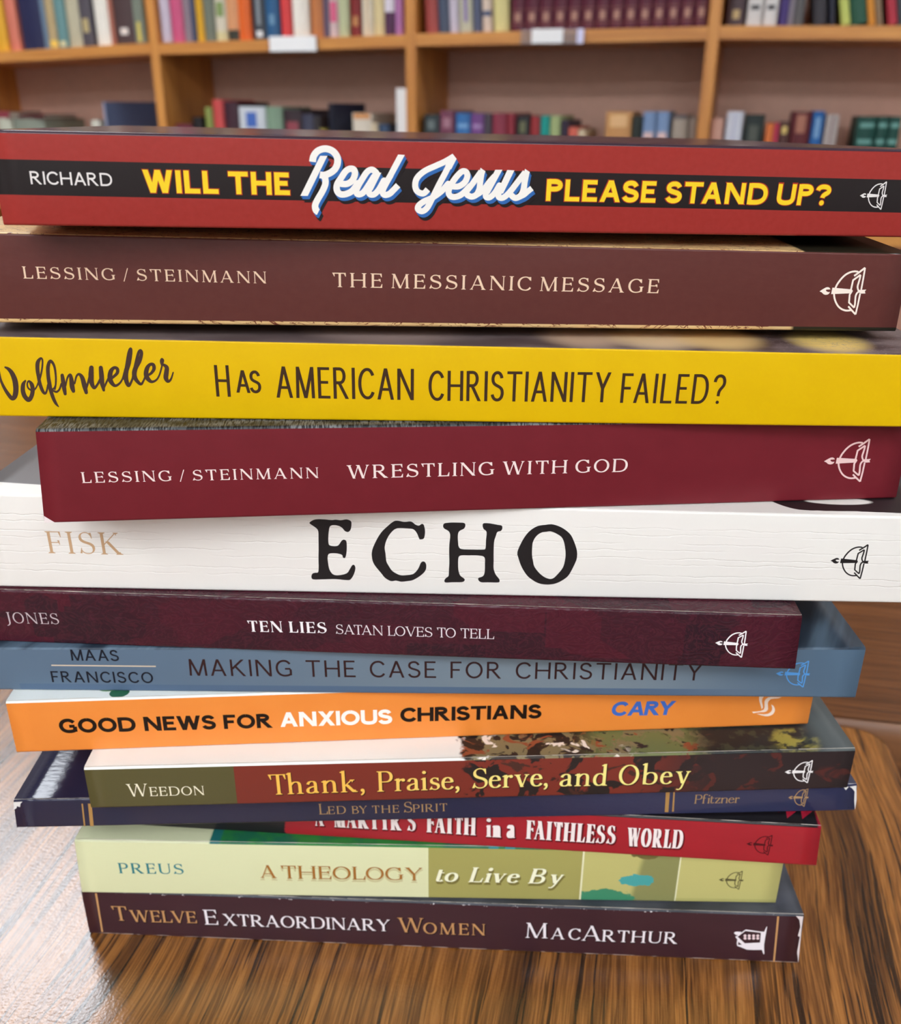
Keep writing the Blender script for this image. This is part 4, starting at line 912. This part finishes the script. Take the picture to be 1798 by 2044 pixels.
# --- 5: white
def b_echo():
    b = Book('echo')
    s = Sh('white_cover'); u, v = s.uv(); T = b.T
    wob = s.mul(s.mt('SUBTRACT', s.noise(s.mul(u, .06), 0.0, 2.0, 1.0, 2), .5), 3.0)
    n = s.noise(s.mul(u, .05), s.mul(s.mt('ADD', v, wob), .9), 1.0, 1.0, 3, .55)
    crease = 0.0
    for k, fr in enumerate((.80, .735, .63, .56, .465, .40, .27, .2)):
        wl_ = s.mul(s.mt('SUBTRACT', s.noise(s.mul(u, .11), k*7.3, 1.0, 1.0, 4, .6), .5), 2.2)
        ln = s.mul(s.inv(s.step(s.mt('ABSOLUTE', s.mt('SUBTRACT', s.mt('ADD', v, wl_), fr*T)), .1, .09)), s.step(s.noise(s.mul(u, .06), k*3.7, 5.0, 1.0, 2), .48, .1))
        crease = s.mt('MAXIMUM', crease, ln)
    col = s.mix(s.noise(s.mul(u, .03), s.mul(v, .1), scale=1), (240, 238, 230), (236, 230, 224))
    tp = s.step(v, T + .6, .2)
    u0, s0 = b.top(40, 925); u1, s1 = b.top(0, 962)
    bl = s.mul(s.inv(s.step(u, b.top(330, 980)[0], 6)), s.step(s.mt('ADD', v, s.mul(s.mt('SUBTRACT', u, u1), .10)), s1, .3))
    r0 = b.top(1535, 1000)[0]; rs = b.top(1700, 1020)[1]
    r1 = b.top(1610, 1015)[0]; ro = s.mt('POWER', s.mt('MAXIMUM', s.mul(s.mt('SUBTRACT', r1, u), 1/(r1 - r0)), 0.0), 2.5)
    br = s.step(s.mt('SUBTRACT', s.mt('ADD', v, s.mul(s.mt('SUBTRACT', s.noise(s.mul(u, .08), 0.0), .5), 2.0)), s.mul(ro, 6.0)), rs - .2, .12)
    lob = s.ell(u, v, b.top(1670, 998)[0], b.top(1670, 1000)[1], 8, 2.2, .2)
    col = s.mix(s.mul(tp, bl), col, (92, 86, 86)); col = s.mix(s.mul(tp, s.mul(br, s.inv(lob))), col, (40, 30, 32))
    hgt = s.mul(crease, -.8)
    m = s.done(col, .42, .45, bump=hgt, bs=.4, bd=.00035)
    b.text('author_lettering', 'FISK', (97, 1104), (246.5, 1107.5), 43.5, dict(SERIF, wk=.125, wt=.04, xs=.95), ci(200, 164, 126))
    E_ = [(105,140),(150,108),(205,97),(290,100),(370,108),(420,103),(480,110),(550,100),(600,120),(608,160),(598,220),(570,250),(530,240),(500,205),(460,180),(400,168),(355,180),(340,220),(332,300),(332,370),(345,408),(400,420),(450,410),(490,355),(520,342),(548,365),(552,450),(545,520),(530,560),(505,555),(495,525),(440,508),(380,505),(335,515),(322,560),(330,630),(345,700),(385,755),(450,768),(550,745),(590,690),(620,645),(645,650),(655,690),(635,760),(600,815),(560,827),(430,815),(340,815),(240,818),(150,818),(128,790),(140,750),(175,737),(205,735),(215,690),(213,560),(215,450),(213,330),(210,240),(180,200),(130,165)]
    C_ = [(1430,340),(1475,325),(1488,240),(1472,165),(1445,155),(1412,175),(1370,160),(1320,125),(1240,130),(1160,115),(1110,125),(1040,180),(960,260),(900,360),(855,470),(853,560),(880,640),(960,740),(1010,800),(1080,838),(1140,832),(1200,845),(1280,838),(1345,825),(1430,775),(1490,715),(1503,650),(1480,605),(1440,615),(1405,690),(1350,750),(1280,765),(1200,768),(1140,745),(1090,710),(1050,650),(1025,600),(1015,510),(1005,430),(1030,340),(1080,260),(1150,208),(1280,208),(1350,220),(1390,265),(1415,325)]
    H_ = [(85,180),(100,148),(170,138),(270,138),(335,142),(352,170),(335,210),(280,240),(262,290),(265,380),(275,430),(310,455),(430,460),(560,460),(592,445),(598,350),(605,250),(570,215),(557,170),(575,145),(650,148),(740,165),(788,175),(793,210),(775,238),(735,250),(715,300),(695,370),(690,500),(690,600),(690,690),(715,760),(755,810),(760,845),(730,855),(620,853),(545,853),(510,830),(508,800),(560,780),(582,730),(585,620),(585,570),(560,540),(480,530),(380,530),(310,530),(275,545),(265,600),(268,700),(290,770),(335,805),(342,830),(310,850),(200,852),(115,855),(100,830),(120,800),(150,775),(155,700),(160,600),(157,500),(160,400),(170,290),(150,240),(100,210)]
    Oo = [(1390,158),(1500,195),(1600,270),(1645,350),(1685,470),(1685,560),(1665,620),(1610,730),(1560,795),(1450,860),(1340,880),(1230,865),(1140,815),(1080,760),(1020,660),(985,560),(972,500),(1000,420),(1060,310),(1130,230),(1220,178),(1310,165)]
    Oi = [(1370,243),(1430,265),(1500,310),(1530,370),(1545,450),(1550,520),(1540,600),(1515,680),(1450,760),(1400,805),(1350,810),(1290,785),(1230,735),(1175,660),(1160,590),(1150,540),(1150,450),(1160,370),(1200,300),(1260,258),(1320,248)]
    def polar(pts, n=72, c=(1345, 520)):
        q = sorted((math.atan2(p[1]-c[1], p[0]-c[0]), math.hypot(p[0]-c[0], p[1]-c[1])) for p in crom(pts, True, 5)); out = []
        for k in range(n):
            a = -PI + 2*PI*k/n; i = next((i for i, t in enumerate(q) if t[0] >= a), 0); t0, t1 = q[i-1], q[i]
            d = t1[0]-t0[0]; r_ = t0[1] + (t1[1]-t0[1])*((a-t0[0])/d if d > 0 else .5); out.append((c[0]+r_*math.cos(a), c[1]+r_*math.sin(a)))
        return out
    o, i_ = polar(Oo), polar(Oi)
    ring = [[o[k], o[(k+1) % 72], i_[(k+1) % 72], i_[k]] for k in range(72)]
    ik = ci(34, 30, 31)
    b.px('title_lettering', [crom(E_, True, 3), crom(C_, True, 3)], ik, (600, 1020), 5.993)
    b.px('title_lettering', [crom(H_, True, 3)] + ring, ik, (870, 1020), 5.993)
    emblem(b, 1657, 1085, 1734, 1155.5, ci(36, 31, 31))
    b.build('thick white paperback with large rough black lettering and creased spine', m)
# --- 6: dark plum
def b_ten():
    b = Book('ten', ends=(0, 0, -.3, .3))
    s = Sh('plum_cover'); u, v = s.uv(); T = b.T
    vor = s.N('ShaderNodeTexVoronoi'); vor.distance = 'CHEBYCHEV'
    cv = s.N('ShaderNodeCombineXYZ'); s.L(cv.inputs[0], s.mul(u, .055)); s.L(cv.inputs[1], s.mul(v, .08)); s.nt.links.new(cv.outputs[0], vor.inputs['Vector']); vor.inputs['Scale'].default_value = 1.0
    sp = s.N('ShaderNodeSeparateColor'); s.nt.links.new(vor.outputs['Color'], sp.inputs[0])
    col = s.mix(sp.outputs[0], (46, 22, 32), (74, 22, 36))
    sw = s.band(s.noise(s.mul(u, .16), s.mul(v, .22), 3.0, 1.0, 1.5, .5, 4.0), .46, .54, .03)
    col = s.mix(s.mul(sw, .2), col, (104, 40, 52))
    col = s.mix(s.mul(s.step(s.noise(u, v, scale=.45, detail=4), .62, .05), .15), col, (100, 38, 58))
    m = s.done(col, .24, .26, bump=s.noise(s.mul(u, .16), s.mul(v, .22), 3.0, 1.0, 1.5, .5, 4.0), bs=.3, bd=.0012)
    b.text('author_lettering', 'JONES', (14, 1243.5), (119, 1246), 21.5, dict(SERIF, wk=.115, wt=.045), ci(202, 184, 188))
    b.text('title_lettering', 'TEN LIES', (495.5, 1260.5), (652.5, 1264), 21.6, dict(SERIFB, wk=.2, wt=.06), ci(248, 240, 242))
    b.text('title_lettering', 'SATAN LOVES TO TELL', (670.5, 1265), (986, 1275.5), 19, dict(SERIF, wk=.11, wt=.05), ci(236, 222, 226))
    emblem(b, 1427, 1257.5, 1492.5, 1312, ci(246, 240, 240))
    b.build('glossy dark plum paperback with a patterned cover, under the white book', m)
# --- 7: steel blue
def b_make():
    b = Book('make')
    s = Sh('steel_blue_cover'); u, v = s.uv(); T = b.T
    g = s.step(u, b.U(700, 1340), 60)
    col = s.mix(s.mul(g, s.inv(s.step(u, b.U(1500, 1340), 30))), (92, 112, 132), (120, 134, 144))
    col = s.mix(s.mul(s.step(u, b.U(1450, 1340), 40), .8), col, (84, 108, 130))
    col = s.mix(s.mul(s.inv(s.step(v, T*.17, .06)), s.mul(s.step(u, b.U(40, 1370), .3), s.inv(s.step(u, b.U(1460, 1340), 20)))), col, (82, 104, 130))
    tpc = s.mix(s.step(s.noise(s.mul(s.mt('SUBTRACT', u, s.mul(v, .5)), .14), s.mul(v, .015), 1.0, 1.0, 3), .5, .15), (40, 52, 66), (92, 112, 130))
    col = s.mix(s.step(v, b.TF, .05), col, tpc)
    m = s.done(col, .34, .26)
    dn, db = ci(20, 24, 36), ci(50, 26, 26); HU = dict(wk=.115, sans=True, xs=.95, sp=.55)
    b.text('author_lettering', 'MAAS', (143, 1318.5), (238.5, 1319.5), 22, dict(HU, wk=.145), dn)
    b.text('author_lettering', 'FRANCISCO', (104.5, 1361.5), (307, 1363.5), 22, dict(HU, wk=.14), dn)
    b.px('accent_rule', [[(102.5, 1326.6), (311, 1328.8), (311, 1331.3), (102.5, 1329.1)]], ci(206, 190, 168))
    b.text('title_lettering', 'MAKING THE CASE FOR CHRISTIANITY', (379, 1348.5), (1399, 1358.3), 33, HU, db)
    emblem(b, 1548, 1318, 1616.5, 1372, ci(88, 156, 222))
    b.build('steel blue paperback with dark brown capitals, under the plum book', m)
# --- 8: orange
def b_good():
    b = Book('good')
    s = Sh('orange_cover'); u, v = s.uv(); T = b.T
    col = s.mix(s.noise(s.mul(u, .1), s.mul(v, .1), scale=1), (242, 146, 62), (236, 136, 52))
    u0, s0 = b.top(237, 1385)
    wh = s.mix(s.ell(u, v, u0, T + 2.6, 2.6, 2.3, .1, .5), (236, 240, 236), s.mix(s.noise(u, v, scale=.4), (24, 78, 62), (60, 120, 84)))
    wh = s.mix(s.ell(u, v, u0 - 3.4, T + 4.4, 2.4, 1.2, .2), wh, (120, 160, 110))
    col = s.mix(s.step(v, b.TF, .05), col, wh)
    m = s.done(col, .4, .45, bump=s.noise(s.mul(u, .1), s.mul(v, .2), scale=1), bs=.1, bd=.001)
    K = dict(SANSB, wk=.23, xs=1.04, sp=.36); bk = ci(28, 14, 6)
    b.text('title_lettering', 'GOOD NEWS FOR', (120.5, 1463.5), (545, 1452.5), 28.5, K, bk)
    b.text('title_lettering', 'ANXIOUS', (560, 1451), (783, 1444.5), 29, K, ci(250, 244, 236))
    b.text('title_lettering', 'CHRISTIANS', (799, 1441), (1080, 1433.5), 28, K, bk)
    b.text('author_lettering', 'CARY', (1219.5, 1429), (1346, 1427), 28, dict(K, slant=.1), ci(66, 108, 190))
    fl = [[(500,190),(690,190),(620,290),(610,420),(640,560),(650,640),(590,720),(580,640),(540,500),(500,380),(490,280)],
          [(1400,225),(1200,225),(1000,215),(850,240),(760,310),(710,400),(710,520),(710,640),(680,720),(560,780),(400,800),(210,810),(260,870),(400,850),(560,830),(700,830),(790,790),(850,720),(850,620),(840,460),(880,380),(960,310),(1080,285),(1250,280)],
          [(980,520),(1060,570),(1110,650),(1130,740),(1110,820),(1050,910),(960,960),(860,990),(740,990),(600,960),(480,920),(380,890),(560,900),(700,910),(850,890),(950,830),(1010,740),(1010,640)]]
    b.px('publisher_emblem', fl, ci(250, 226, 208), (1490, 1380), 19.98)
    b.build('orange paperback with black and white capitals, white front cover', m)
# --- 9: camouflage painting
def b_weed():
    b = Book('weed')
    s = Sh('painted_cover'); u, v = s.uv(); T = b.T
    n1 = s.noise(s.mul(u, .13), s.mul(v, .16), 1.0, 1.0, 3, .55, .6); n2 = s.noise(s.mul(u, .15), s.mul(v, .18), 6.0, 1.0, 4, .6, .6); n3 = s.noise(s.mul(u, .11), s.mul(v, .16), 12.0, 1.0, 3, .55, 1.0)
    uj = s.mt('ADD', u, s.mul(s.mt('SUBTRACT', s.noise(s.mul(u, .35), s.mul(v, .35), 2.0), .5), 7.0))
    red = (124, 50, 38)
    a0 = b.U(930, 1550)
    cam_ = s.mix(s.step(n1, .53, .02), red, (42, 34, 32)); cam_ = s.mix(s.step(n2, .62, .02), cam_, (74, 44, 36))
    rt = s.step(u, b.U(1330, 1550), 16)
    cam_ = s.mix(s.mul(rt, s.inv(s.mul(s.step(n3, .6, .03), .35))), cam_, (50, 39, 39))
    sp = s.mix(s.step(uj, a0, .6), s.mix(s.step(u, b.U(470, 1570), .05), (90, 84, 50), red), cam_)
    t0 = b.top(920, 1500)[0]
    tp = s.mix(s.step(n2, .52, .02), (132, 118, 84), (50, 38, 32)); tp = s.mix(s.step(n1, .58, .02), tp, (38, 33, 32)); tp = s.mix(s.step(n3, .61, .02), tp, (146, 78, 50))
    tp = s.mix(s.mul(s.step(n2, .40, .02), 0.0), tp, tp)
    tp = s.mix(s.mul(s.inv(s.step(n3, .37, .02)), s.inv(s.step(u, b.top(1250, 1500)[0], 6))), tp, (240, 228, 214))
    tp = s.mix(s.mul(s.step(n1, .44, .03), s.mul(s.band(u, b.top(1180, 1490)[0], b.top(1400, 1490)[0], 5), s.step(n2, .47, .03))), tp, (112, 118, 72))
    dk = s.mix(s.step(s.noise(s.mul(u, .3), s.mul(v, .3), 3.0, 1.0, 4), .58, .06), (38, 40, 40), (62, 66, 52))
    tp = s.mix(s.step(uj, b.top(1400, 1490)[0], 5), tp, dk)
    uy, sy = b.top(1588, 1478)
    tp = s.mix(s.mul(s.ell(u, v, uy, sy, 6.5, 5, .5, 1.5), s.step(n2, .47, .06)), tp, (148, 138, 66))
    tp = s.mix(s.step(u, b.top(1625, 1470)[0], 4), tp, (88, 94, 94))
    tp = s.mix(s.step(uj, t0, .8), (246, 244, 236), tp)
    col = s.mix(s.step(v, b.TF, .05), sp, tp)
    m = s.done(col, .3, .26)
    cr = ci(244, 236, 208)
    def s_(w, t): return dict(wk=w, wt=t)
    b.text('author_lettering', 'W', (255, 1590), (299, 1589), 25, s_(.11, .05), cr)
    b.text('author_lettering', 'EEDON', (299.5, 1589), (408.5, 1586.5), 18, dict(s_(.13, .06), sl=.07), cr)
    gl = Sh('golden_ink'); gu = gl.obj()[0]; gm = gl.done(gl.mix(gl.step(gu, -.01, .03), (250, 194, 84), (248, 234, 140)), .4, .4)
    K = dict(wk=.125, wt=.05, sl=.07, sp=.22, xs=.85)
    dkm = ci(66, 30, 22)
    for w_, p, q in (('Thank,', (538.5, 1586.5), (728, 1580)), ('Praise,', (753, 1580), (917, 1575)), ('Serve,', (942, 1574), (1093, 1568.5)), ('and', (1116, 1569.5), (1211, 1567.5)), ('Obey', (1233, 1567), (1375.5, 1563.5))):
        b.text('title_lettering', w_, p, q, 40.5, K, gm, shadow=[(.03, -.035, dkm, .012)])
    emblem(b, 1566, 1517.5, 1623, 1563.5, ci(244, 240, 238))
    b.build('paperback with an olive and rust painted spine and golden title', m)
# --- 10: thin navy
def b_led():
    b = Book('led', ends=(.3, -.5, -.35, .55))
    s = Sh('navy_cover'); u, v = s.uv(); T = b.T
    col = s.mix(s.step(u, b.U(1000, 1620), 50), (38, 37, 60), (46, 48, 78))
    m = s.done(col, .12, .36, bump=s.noise(s.mul(u, .35), s.mul(v, .8), scale=1, detail=4), bs=.07, bd=.0012)
    gd = ci(170, 136, 92); K = dict(wk=.11, wt=.05, sl=.06)
    b.text('title_lettering', 'L', (637, 1625.5), (653, 1625), 21, K, gd); b.text('title_lettering', 'ED', (655, 1625), (690.5, 1624), 15.5, dict(K, wk=.13), gd)
    b.text('title_lettering', 'BY', (702.5, 1624), (733, 1623), 15, dict(K, wk=.13), gd); b.text('title_lettering', 'THE', (742.5, 1623), (796.5, 1621.5), 15, dict(K, wk=.13), gd)
    b.text('title_lettering', 'S', (806, 1621.5), (818, 1621), 21, dict(K, xs=.9), gd); b.text('title_lettering', 'PIRIT', (824, 1621), (892.5, 1618.5), 15.5, dict(K, wk=.13), gd)
    b.text('author_lettering', 'Pfitzner', (1385, 1604), (1474.5, 1602.5), 17.6, dict(wk=.11, wt=.05, sl=.05), gd)
    br = ci(178, 136, 78)
    for k, q in enumerate(([(162.5, 1604), (165.5, 1604), (170.5, 1649), (167.5, 1649)], [(175.5, 1604), (183, 1604), (187, 1649), (180, 1649)], [(1329, 1576), (1337, 1576), (1333.5, 1621), (1326.5, 1621)], [(1344, 1576), (1347, 1576), (1344.5, 1620), (1341, 1620)])): b.px('accent_rule', [q], br, key=k)
    emblem(b, 1573, 1573, 1613.5, 1610.5, ci(176, 140, 96))
    b.px('worn_edge', [[(27, 1601), (45, 1600), (41, 1604), (40, 1611), (34, 1609), (33, 1613), (28, 1616)], [(1695, 1570), (1709, 1568), (1709, 1598), (1706, 1616), (1704.5, 1598), (1705.5, 1580), (1701, 1574)], [(1683, 1571), (1694, 1570), (1688, 1577)]], ci(232, 230, 226))
    b.build('thin glossy navy paperback with gold bars, worn white at its corners', m)
# --- 11: crimson
def b_mart():
    b = Book('mart', ends=(0, 0, -.45, .45))
    s = Sh('crimson_cover'); u, v = s.uv(); T = b.T
    ju = s.mt('ADD', u, s.mul(s.mt('SUBTRACT', s.noise(s.mul(u, .1), s.mul(v, .5), 2.0), .5), 4.0))
    col = s.mix(s.step(ju, b.U(568, 1655), .4), (28, 24, 28), s.mix(s.noise(s.mul(u, .1), s.mul(v, .2)), (172, 32, 44), (156, 26, 38)))
    zz = s.mt('ABSOLUTE', s.mt('SUBTRACT', s.mt('FRACT', s.mul(s.mt('SUBTRACT', u, s.mul(v, .6)), .24)), .5))
    lim = s.mt('ADD', T + 2.5, s.mul(zz, 9.0))
    red = s.mul(s.step(u, b.top(1560, 1635)[0], .5), s.step(v, lim, .2))
    red = s.mt('MAXIMUM', red, s.step(s.mt('SUBTRACT', u, s.mul(s.mt('SUBTRACT', v, T), .1)), b.top(1632, 1645)[0], .4))
    col = s.mix(s.step(v, b.TF, .05), col, s.mix(red, (22, 18, 20), (166, 26, 50)))
    m = s.done(col, .34, .45)
    K = dict(wk=.16, wt=.05, sl=.035, sth=.035, xs=.42, fit=.045); wh, sh = ci(244, 232, 228), ci(96, 14, 22)
    for t, p, q in (('A', (629, 1648), (647, 1648.5)), ("MARTYR'S", (667, 1650.5), (830, 1659)), ('FAITH', (851, 1660.5), (949.5, 1667)), ('FAITHLESS', (1049, 1673.5), (1227, 1684.8)), ('WORLD', (1249.5, 1688), (1361, 1693.5))):
        b.text('title_lettering', t, p, q, 37, K, wh, shadow=[(.03, -.05, sh, .03)])
    b.text('title_lettering', 'in', (970, 1669.5), (1000, 1671), 38, dict(K, xs=.36), wh, shadow=[(.03, -.05, sh, .03)]); b.text('title_lettering', 'a', (1011, 1671.5), (1028, 1672), 42, dict(K, xs=.42), wh, shadow=[(.03, -.05, sh, .03)])
    emblem(b, 1489, 1665, 1543.5, 1706.5, ci(74, 16, 22))
    b.build('crimson paperback with a black front cover, beneath the thin navy one', m)
# --- 12: pale green
def b_preu():
    b = Book('preu', ends=(.5, -.45, 0, 0))
    s = Sh('pale_green_cover'); u, v = s.uv(); T = b.T
    pale, olive = (222, 224, 178), (166, 160, 92)
    x = [b.U(q, 1745) for q in (855, 1161.5, 1354)]
    col = s.mix(s.step(u, x[0], .05), pale, olive); col = s.mix(s.step(u, x[1], .05), col, (192, 186, 116))
    pa = s.mix(s.step(s.mt('ADD', u, s.mul(v, -.15)), b.U(1262, 1745), 1.2), (192, 186, 116), (140, 140, 88))
    uq, vq = b.UV(1292, 1713); pa = s.mix(s.ell(u, v, uq, T + .5, 5.4, 4.2, .1, 1.5), pa, (112, 102, 58))
    uq, vq = b.UV(1272, 1757); pa = s.mix(s.ell(u, v, uq, vq, 5.3, 2.3, .1, 2.2), pa, (74, 164, 160))
    uq, vq = b.UV(1205, 1792); pa = s.mix(s.ell(u, v, uq, vq, 8.2, 3.4, .1, 1.8), pa, (66, 140, 104))
    col = s.mix(s.band(u, x[1], x[2], .05), col, pa); col = s.mix(s.step(u, x[2], .05), col, (194, 188, 118))
    wl = s.mt('MAXIMUM', s.band(u, x[1] - .28, x[1] + .28, .05), s.band(u, x[2] - .22, x[2] + .22, .05)); col = s.mix(wl, col, (228, 226, 186))
    low = s.mul(s.inv(s.step(v, 1.7, .05)), s.step(u, x[2], .1)); col = s.mix(s.mul(low, .35), col, (158, 154, 88))
    ug = b.top(422, 1670)[0]
    tp = s.mix(s.step(u, ug, .1), (214, 216, 176), s.mix(s.step(s.noise(s.mul(u, .12), s.mul(v, .12), 3.0), .52, .1), (44, 122, 54), (30, 100, 70)))
    tp = s.mix(s.mul(s.band(u, ug, ug + 3, .6), .9), tp, (30, 104, 108))
    for q in (985, 1018): tp = s.mix(s.band(u, b.top(q - 10, 1690)[0], b.top(q + 10, 1690)[0], .1), tp, (40, 128, 132))
    col = s.mix(s.step(v, b.TF, .05), col, tp)
    m = s.done(col, .42, .26, bump=s.noise(s.mul(u, .05), s.mul(v, .4), scale=1), bs=.1, bd=.001)
    b.text('author_lettering', 'PREUS', (238, 1743), (367.5, 1745), 20.5, dict(wk=.16, wt=.07, sl=.07), ci(44, 126, 132))
    br, sh = ci(164, 108, 46), ci(204, 198, 150); K = dict(wk=.145, wt=.06, sl=.08)
    b.text('title_lettering', 'A', (520, 1752), (549, 1752.5), 25.5, K, br, shadow=[(.0, -.16, sh, .03)]); b.text('title_lettering', 'THEOLOGY', (562, 1753), (843.5, 1757.5), 25.5, dict(K, xs=1.15), br, shadow=[(.0, -.16, sh, .03)])
    I = dict(wk=.19, wt=.06, sl=.06, slant=.24); cr, s2 = ci(246, 246, 214), ci(122, 114, 60)
    for t, p, q in (('to', (870, 1759), (914.5, 1760)), ('Live', (934, 1760), (1036.5, 1762)), ('By', (1053, 1762.5), (1125, 1763.5))):
        b.text('title_lettering', t, p, q, 29.5, I, cr, shadow=[(.04, -.14, s2, .03)])
    emblem(b, 1434, 1737.5, 1484, 1775.5, ci(82, 76, 46))
    b.build('pale green paperback with olive panels, second from the bottom', m)
# --- 13: dark plum brown, at the bottom
def b_twel():
    b = Book('twel', ends=(0, 0, -.55, .55), dep=.140)
    s = Sh('plum_brown_cover'); u, v = s.uv(); T = b.T
    col = s.mix(s.noise(s.mul(u, .05), s.mul(v, .1)), (66, 36, 42), (56, 30, 36))
    tp = s.mix(s.step(s.noise(s.mul(u, .06), s.mul(v, .1), 2.0, 1.0, 3), .5, .2), (52, 54, 60), (76, 78, 86))
    col = s.mix(s.step(v, b.TF, .05), col, tp)
    wear = s.mul(s.band(v, b.TF - .3, b.TF + .5, .15), s.step(s.noise(s.mul(u, .55), s.mul(v, .8), 4.0, 1.0, 5, .6), .635, .03))
    col = s.mix(wear, col, (232, 228, 228))
    wl = s.mul(s.inv(s.step(v, b.BF + .1, .1)), s.step(s.noise(s.mul(u, .3), v, 9.0, 1.0, 4), .52, .05)); col = s.mix(wl, col, (214, 196, 186))
    m = s.done(col, .28, .26)
    gd, wh = ci(196, 146, 96), ci(240, 232, 236); dk = ci(34, 16, 20); K = dict(wk=.13, wt=.055, sl=.075); Ks = dict(K, wk=.145, wt=.065, xs=.93)
    S_ = [(.05, -.06, dk, .02)]
    b.text('title_lettering', 'T', (226.5, 1837), (259, 1838), 28.5, K, gd, shadow=S_); b.text('title_lettering', 'WELVE', (261.5, 1839.5), (394, 1842.5), 23, Ks, gd, shadow=S_)
    b.text('title_lettering', 'E', (409, 1845), (436, 1845.5), 29.5, K, wh, shadow=S_); b.text('title_lettering', 'XTRAORDINARY', (446.5, 1846.5), (779, 1858.5), 23, Ks, wh, shadow=S_)
    b.text('title_lettering', 'W', (794.5, 1860), (843.5, 1861), 29, K, gd, shadow=S_); b.text('title_lettering', 'OMEN', (845, 1863), (968.5, 1866.5), 22.5, Ks, gd, shadow=S_)
    b.text('author_lettering', 'M', (1048.5, 1871.5), (1097, 1873), 30, K, wh, shadow=S_); b.text('author_lettering', 'AC', (1098.5, 1874), (1158, 1876), 22.5, Ks, wh, shadow=S_)
    b.text('author_lettering', 'A', (1160, 1877), (1198, 1878), 30, K, wh, shadow=S_); b.text('author_lettering', 'RTHUR', (1200, 1878.5), (1351, 1883.5), 23, Ks, wh, shadow=S_)
    for k, q in enumerate(([(189.5, 1783), (193.5, 1783), (206, 1860), (202.5, 1860)], [(1551, 1829), (1555, 1829), (1546, 1920), (1542.5, 1920)])): b.px('accent_rule', [q], ci(200, 150, 98), key=k)
    hs = [[(220,420),(240,380),(300,366),(450,375),(400,430),(340,470),(290,470)], [(255,520),(330,480),(560,308),(600,305),(1020,365),(1120,372),(1190,225),(1212,212),(1180,400),(1150,560),(1120,760),(1120,900),(1125,1020),(1105,1052),(1055,910),(800,915),(600,905),(420,830),(310,790),(302,700),(318,600)]]
    b.px('publisher_emblem', hs, wh, (1450, 1835), 14.983)
    b.px('publisher_emblem', [[(330,520),(560,345),(1020,400),(1000,690),(545,715)], [(345,668),(455,752),(345,766)]], ci(58, 32, 37), (1450, 1835), 14.983)
    dots = [[(x + 46*math.cos(2*PI*k/12), y + 40*math.sin(2*PI*k/12)) for k in range(12)] for x in (550, 675, 805, 930) for y in (487, 566)]
    b.px('publisher_emblem', dots, ci(240, 214, 216), (1450, 1835), 14.983)
    b.px('worn_edge', [[(1588, 1828), (1603, 1829), (1600, 1850), (1593, 1921), (1590.5, 1900), (1596, 1870), (1592, 1868), (1597, 1850), (1595, 1836)]], ci(226, 214, 212))
    b.build('dark plum-brown paperback at the bottom of the stack, resting on the table', m)
for f_ in (b_twel, b_preu, b_mart, b_led, b_weed, b_good, b_make, b_ten, b_echo, b_wres, b_wolf, b_mess, b_real): f_()
